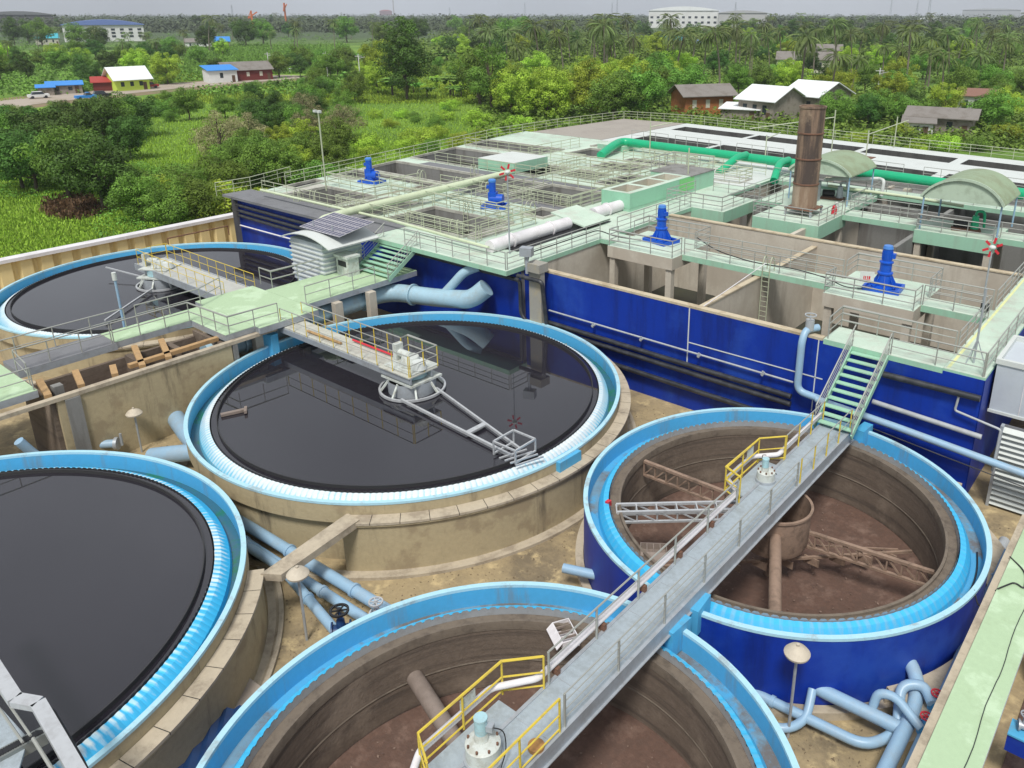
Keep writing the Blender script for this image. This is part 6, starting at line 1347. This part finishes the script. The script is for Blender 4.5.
car('white car parked beyond the dark red house', 293, 73.2, W_white); car('white car at the left by the blue roofed stall', 39, 98.3, W_white, .2)
car('bright blue pickup on the road left of the lime green house', 86, 99.3, RF_blue, .3, True); car('dark car on the road in front of the red roofed hut', 101, 97.6, M_black, .2)
car('red car beside the lime green house', 150, 88, RF_red, .2)

# ------------------------------------------------------------------ planting
def zone(n, xr, yr, kinds, hr, label, group, mind=2.6, avoid=(), mh=1.0):
    for _ in range(n):
        px_, py_ = rnd.uniform(*xr), rnd.uniform(*yr)
        if any(a < px_ < b and c < py_ < d for a,b,c,d in avoid): continue
        k = rnd.choice(kinds); plant(k, px_, py_, rnd.uniform(*hr)*(1 if k not in ('bush','bush2') else .6), label[k] if isinstance(label, dict) else label, group if not isinstance(group, dict) else group[k], mind)
# the few that stand out
plant('tall',407,101,19,'very tall dark evergreen tree rising above the fields left of centre',None,.1)
plant('lime',381,84,13,'yellow green tree left of the very tall dark tree',None,.1)
plant('round2',355,103,7,'round green tree in the field left of the very tall dark tree',None,.1)
plant('round',104,212,8.6,'nearest dark round tree in front of the grass clearing',None,.1)
plant('lime',168,84,9.5,'pale yellow green tree right of the lime green house',None,.1)
plant('round2',70,200,8.5,'dark tree left of the nearest round tree',None,.1)
plant('wispy',492,113,14,'thin tall tree with bare lower branches right of centre',None,.1)
plant('round2',480,105,13,'tall leafy tree behind the thin tall tree',None,.1)
plant('lime',548,120,10,'bright yellow green tree at the corner of the basins',None,.1)
plant('lime',590,117,11,'bright yellow green tree behind the corner slab of the basins',None,.1)
plant('lime',630,108,11,'bright yellow green tree left of the orange brown house',None,.1)
plant('olive',222,160,6.5,'large brownish olive scrub bush in the middle of the clearing',None,.1)
plant('olive',252,152,5.5,'brown tinged scrub bush right of the large olive scrub',None,.1)
dk = 'dark round tree in the thicket at the left before the road'
zone(30,(0,140),(135,205),['round','round2','round'],(6.5,9),dk,'dark trees in the left thicket',3.4,avoid=[(80,140,180,215)])
zone(26,(128,236),(192,236),['bush','bush2','round2'],(4.5,6.5),{'bush':'green bush beside the beige fence','bush2':'yellowish bush beside the beige fence','round2':'small tree beside the beige fence'},'bushes along the beige fence',2.4)
zone(30,(232,340),(152,192),['round2','bush','lime'],(4.5,6.5),{'round2':'green tree next to the tall lamp pole corner','bush':'green bush next to the tall lamp pole corner','lime':'light green tree next to the tall lamp pole corner'},'trees at the far left corner of the basins',2.8)
zone(60,(0,345),(106,138),['round','bush','round2','bush','round2'],(4,6.5),{'round':'dark tree in the belt before the road','bush':'bush in the belt before the road','round2':'green tree in the belt before the road'},'belt of trees and bushes before the road',3,avoid=[(150,232,124,140)])
zone(14,(255,350),(125,160),['bush','round','olive'],(4,6),{'bush':'bush beyond the left corner of the basins','round':'dark tree beyond the left corner of the basins','olive':'olive scrub beyond the left corner of the basins'},'growth beyond the left corner',3)
zone(46,(335,530),(104,158),['bush','bush2','bush2'],(2.4,4.6),{'bush':'low green bush in the wet field behind the basins','bush2':'low lime bush in the wet field behind the basins'},'low bushes in the wet field',2.4)
zone(16,(190,345),(84,100),['round','round2','bush'],(5,7),{'round':'dark tree just before the dark red house','round2':'green tree just before the dark red house','bush':'bush just before the dark red house'},'trees around the road end',3.5)
zone(40,(0,225),(52,88),['round','round2','tall','round2','lime'],(6.5,9.5),{'round':'dark tree behind the road at the left','round2':'green tree behind the road at the left','tall':'tall dark tree behind the road at the left','lime':'light tree behind the road at the left'},'trees behind the road at the left',6)
zone(14,(0,215),(46,75),['palm'],(10,13),'coconut palm among the trees behind the road','palms behind the road',6)
zone(14,(265,345),(64,80),['round2','round'],(6,9),'tree at the near edge of the crop field','trees by the crop field',5)
zone(26,(345,480),(60,102),['banana','round2','lime','round2'],(4,8),{'banana':'banana plant cluster left of the tall dark tree','round2':'green tree beyond the wet field','lime':'light green tree beyond the wet field'},'plants beyond the wet field',3.5)
zone(24,(410,520),(78,104),['banana','bush2'],(3,4.2),{'banana':'banana plant in the bright patch of centre','bush2':'lime bush in the bright patch of centre'},'banana patch near the centre',2.2)
zone(36,(485,690),(84,124),['lime','round2','lime','round2'],(7.5,11),{'lime':'bright yellow green tree behind the far corner of the basins','round2':'green tree behind the far corner of the basins'},'trees behind the far corner of the basins',4)
zone(30,(480,680),(54,92),['palm'],(15,21),'tall coconut palm above the bright trees at the centre','palms above the bright trees',4.5)
zone(44,(665,1024),(60,108),['round','round2','round2','lime'],(7,10),{'round':'dark tree in the wood behind the white roofed houses','round2':'green tree in the wood behind the white roofed houses','lime':'light green tree in the wood behind the white roofed houses'},'wood behind the white roofed houses',6)
zone(46,(680,1024),(48,100),['palm'],(13,19),'coconut palm in the wood behind the white roofed houses','palms of the right hand wood',6)
zone(26,(830,1024),(98,134),['round2','round','bush','lime'],(5.5,8.5),{'round2':'green tree beside the weathered house','round':'dark tree beside the weathered house','bush':'bush beside the weathered house','lime':'light tree beside the weathered house'},'trees around the weathered house',3.2)
zone(14,(850,1024),(138,156),['bush','bush2'],(2.6,4.5),'low bush just behind the rear railing at the right','bushes behind the rear railing',2.2)
zone(46,(440,1040),(44,64),['round','round2','tall','lime'],(8,12),'leafy tree in the deep wood above the basins','trees of the deep wood',6)
zone(72,(0,1024),(25,50),['tall','round','round2'],(12,18),'far tree in the tree line below the horizon','far tree line',12,avoid=[(645,765,26,32),(72,136,38,46)])
zone(16,(690,1024),(56,118),['palm'],(13,19),'large coconut palm near the houses at the right','palms near the right hand houses',6)
zone(60,(200,1024),(25,56),['palm'],(14,20),'far coconut palm in the tree line below the horizon','far palms',12)
for k, lst in PROTO.items():
    for i, p in enumerate(lst):
        if (k,i) not in USED:
            for ch in list(p.children): bpy.data.objects.remove(ch)
            bpy.data.objects.remove(p)
# the wood that runs to the horizon, crops and grass: stuff
def scatter(name, label, cat, n, xr, yr, hfun, size, m, spread, k=30, avoid=None):
    C, Nn, Sz, Tn = [], [], [], []
    px_ = RG.uniform(*xr, n); py_ = RG.uniform(*yr, n)
    for a, b in zip(px_, py_):
        x, y = at(a, b, 0)
        if -63.5 < x < 14 and y < 63: continue
        if avoid and avoid(a, b, x, y): continue
        h = hfun(); e = RG.normal(size=(k,3)); e /= np.linalg.norm(e,axis=1,keepdims=True); e[:,2] = np.abs(e[:,2])
        C.append(np.array([x,y,0])+e*np.array([spread,spread,h])*RG.uniform(.5,1,(k,1))); Nn.append(e+RG.normal(size=(k,3))*.4+np.array([0,0,.5])); Sz.append(RG.uniform(.6,1.3,k)*size); Tn.append(RG.uniform(0,.5)+RG.uniform(0,.5,k))
    o = quads(name, np.concatenate(C), np.concatenate(Nn), np.concatenate(Sz), np.concatenate(Tn), m, None, .6); return tag(o, label, cat, None, 'stuff')
scatter('far_wood', 'continuous dark green wood reaching to the horizon', 'wood', 2600, (-20,1050), (16.3,33), lambda: rnd.uniform(10,19), 3.6, ML_far, 13, 44, lambda a,b,x,y: (640<a<765 and b>25) or (70<a<138 and b>30))
scatter('near_wood_undergrowth', 'dense low undergrowth below the trees of the right hand wood', 'undergrowth', 2600, (480,1040), (36,150), lambda: rnd.uniform(1.2,3.2), .8, ML_mid, 2.6, 26)
scatter('deep_wood', 'unbroken leafy wood between the palms in the distance', 'wood', 1100, (370,1040), (33,66), lambda: rnd.uniform(4,8), 1.5, ML_mid, 6, 60)
def av(a, b, x, y): 
    return (a < 345 and 66 < b < 120 and -3 < b-(104.5-a*.107) < 9)
scatter('left_undergrowth', 'low undergrowth among the trees at the left', 'undergrowth', 2000, (-20,345), (34,96), lambda: rnd.uniform(1.2,3.0), .8, ML_mid, 2.6, 24, lambda a,b,x,y: av(a,b,x,y) or (185<a<350 and 46<b<74))
scatter('thicket_undergrowth', 'low weeds and shrubs around the clearing', 'undergrowth', 1100, (-20,540), (100,240), lambda: rnd.uniform(.5,1.4), .26, ML_mid, 1.4, 34, lambda a,b,x,y: av(a,b,x,y) or (128<a<240 and 118<b<180) or a>340 or (a<100 and b>205))
def blades(name, label, cat, n, xr, yr, h, m, wid=.12, avoid=None, poly=None):
    px_ = RG.uniform(*xr, n); py_ = RG.uniform(*yr, n); P_ = []
    for a, b in zip(px_, py_):
        if avoid and avoid(a, b): continue
        x, y = at(a, b, 0)
        if -62.3 < x < 14 and y < 63: continue
        P_.append((x, y, 0))
    P_ = np.array(P_); k = len(P_); hh = h*RG.uniform(.5,1.2,k); lean = RG.normal(size=(k,3))*.25; lean[:,2] = 1; lean /= np.linalg.norm(lean,axis=1,keepdims=True)
    az = RG.uniform(0,6.28,k); nrm = np.stack([np.cos(az),np.sin(az),np.zeros(k)],1); P_[:,2] = hh*.42
    o = quads(name, P_, nrm, np.full(k,wid), RG.uniform(0,1,k), m, None, 1.0, up=lean)
    co = np.zeros(k*12, dtype=np.float32); o.data.vertices.foreach_get('co', co); co = co.reshape(k,4,3); c_ = P_[:,None,:]
    side = np.cross(nrm, lean); side /= np.linalg.norm(side,axis=1,keepdims=True)
    co[:,0] = P_-side*wid*.5-lean*hh[:,None]*.42; co[:,2] = P_+side*wid*.5-lean*hh[:,None]*.42; co[:,1] = P_+side*wid*.3+lean*hh[:,None]*.35; co[:,3] = P_-side*wid*.5+lean*hh[:,None]*.3; co[:,[1,2,3]] = co[:,[2,1,3]]
    o.data.vertices.foreach_set('co', co.ravel()); o.data.update(); return tag(o, label, cat, None, 'stuff')
blades('grass', 'bright green grass of the clearing and the wet fields', 'grass', 130000, (-10,560), (98,262), .45, ML_grass, .11, lambda a,b: av(a,b,0,0))
blades('far_grass', 'bright green grass of the fields near the road', 'grass', 40000, (150,620), (60,104), .7, ML_grass, .3, lambda a,b: av(a,b,0,0))
blades('crops', 'rows of tall green crops in the field beyond the road', 'crops', 26000, (185,350), (46,74), 1.9, ML_ban, .5)
blades('reeds', 'brown dry reeds at the near left of the clearing', 'reeds', 5000, (30,112), (192,226), .8, ML_reed, .18, lambda a,b: ((a-74)/34)**2+((b-209)/13)**2 > RG.uniform(.3,1.1))

P_ = []
while len(P_) < 2600:
    x, y = RG.uniform(-34,3), RG.uniform(-24,-1)
    if any(math.hypot(x-c[0], y-c[1]) < r+.3 for c, r in ((TA,10.5),(TB,7.3),(TC_,7.3),(TD,10.4),(TE,10.2))): continue
    P_.append((x, y, .02))
P_ = np.array(P_); k_ = len(P_)
tag(quads('debris', P_, RG.normal(size=(k_,3))*.3+np.array([0,0,1]), RG.uniform(.02,.07,k_)*RG.choice([1,1,1,2],k_), RG.uniform(0,1,k_), M_debris, None, .6), 'dry leaves and grit scattered over the yard', 'debris', None, 'stuff')
for c, fz, lb in ((TB, -0.086, 'flakes of dried sludge on the floor of the nearest clarifier'), (TC_, -0.279, 'flakes of dried sludge on the floor of the blue clarifier')):
    k_ = 420; a_ = RG.uniform(0,6.28,k_); r_ = 5.6*np.sqrt(RG.uniform(.05,1,k_)); P_ = np.stack([c[0]+r_*np.cos(a_), c[1]+r_*np.sin(a_), fz-.38+(r_/5.6)*.37+.02], 1)
    tag(quads('dried_sludge', P_, RG.normal(size=(k_,3))*.4+np.array([0,0,1]), RG.uniform(.03,.11,k_), RG.uniform(0,1,k_), M_crust, None, .7), lb, 'debris', None, 'stuff')
# ------------------------------------------------------------------ haze
hz = MB().box(-5300,5300,-5300,5300,-3,130).build('haze', bpy.data.materials.new('haze_air')); tag(hz, 'thin pale haze over the far trees', 'haze', None, 'stuff')
hm = hz.data.materials[0]; hm.use_nodes = True; n = hm.node_tree.nodes; n.remove(n['Principled BSDF']); v = n.new('ShaderNodeVolumePrincipled')
v.inputs['Color'].default_value = (.80,.86,.95,1); v.inputs['Density'].default_value = .00015; hm.node_tree.links.new(v.outputs[0], n['Material Output'].inputs['Volume'])
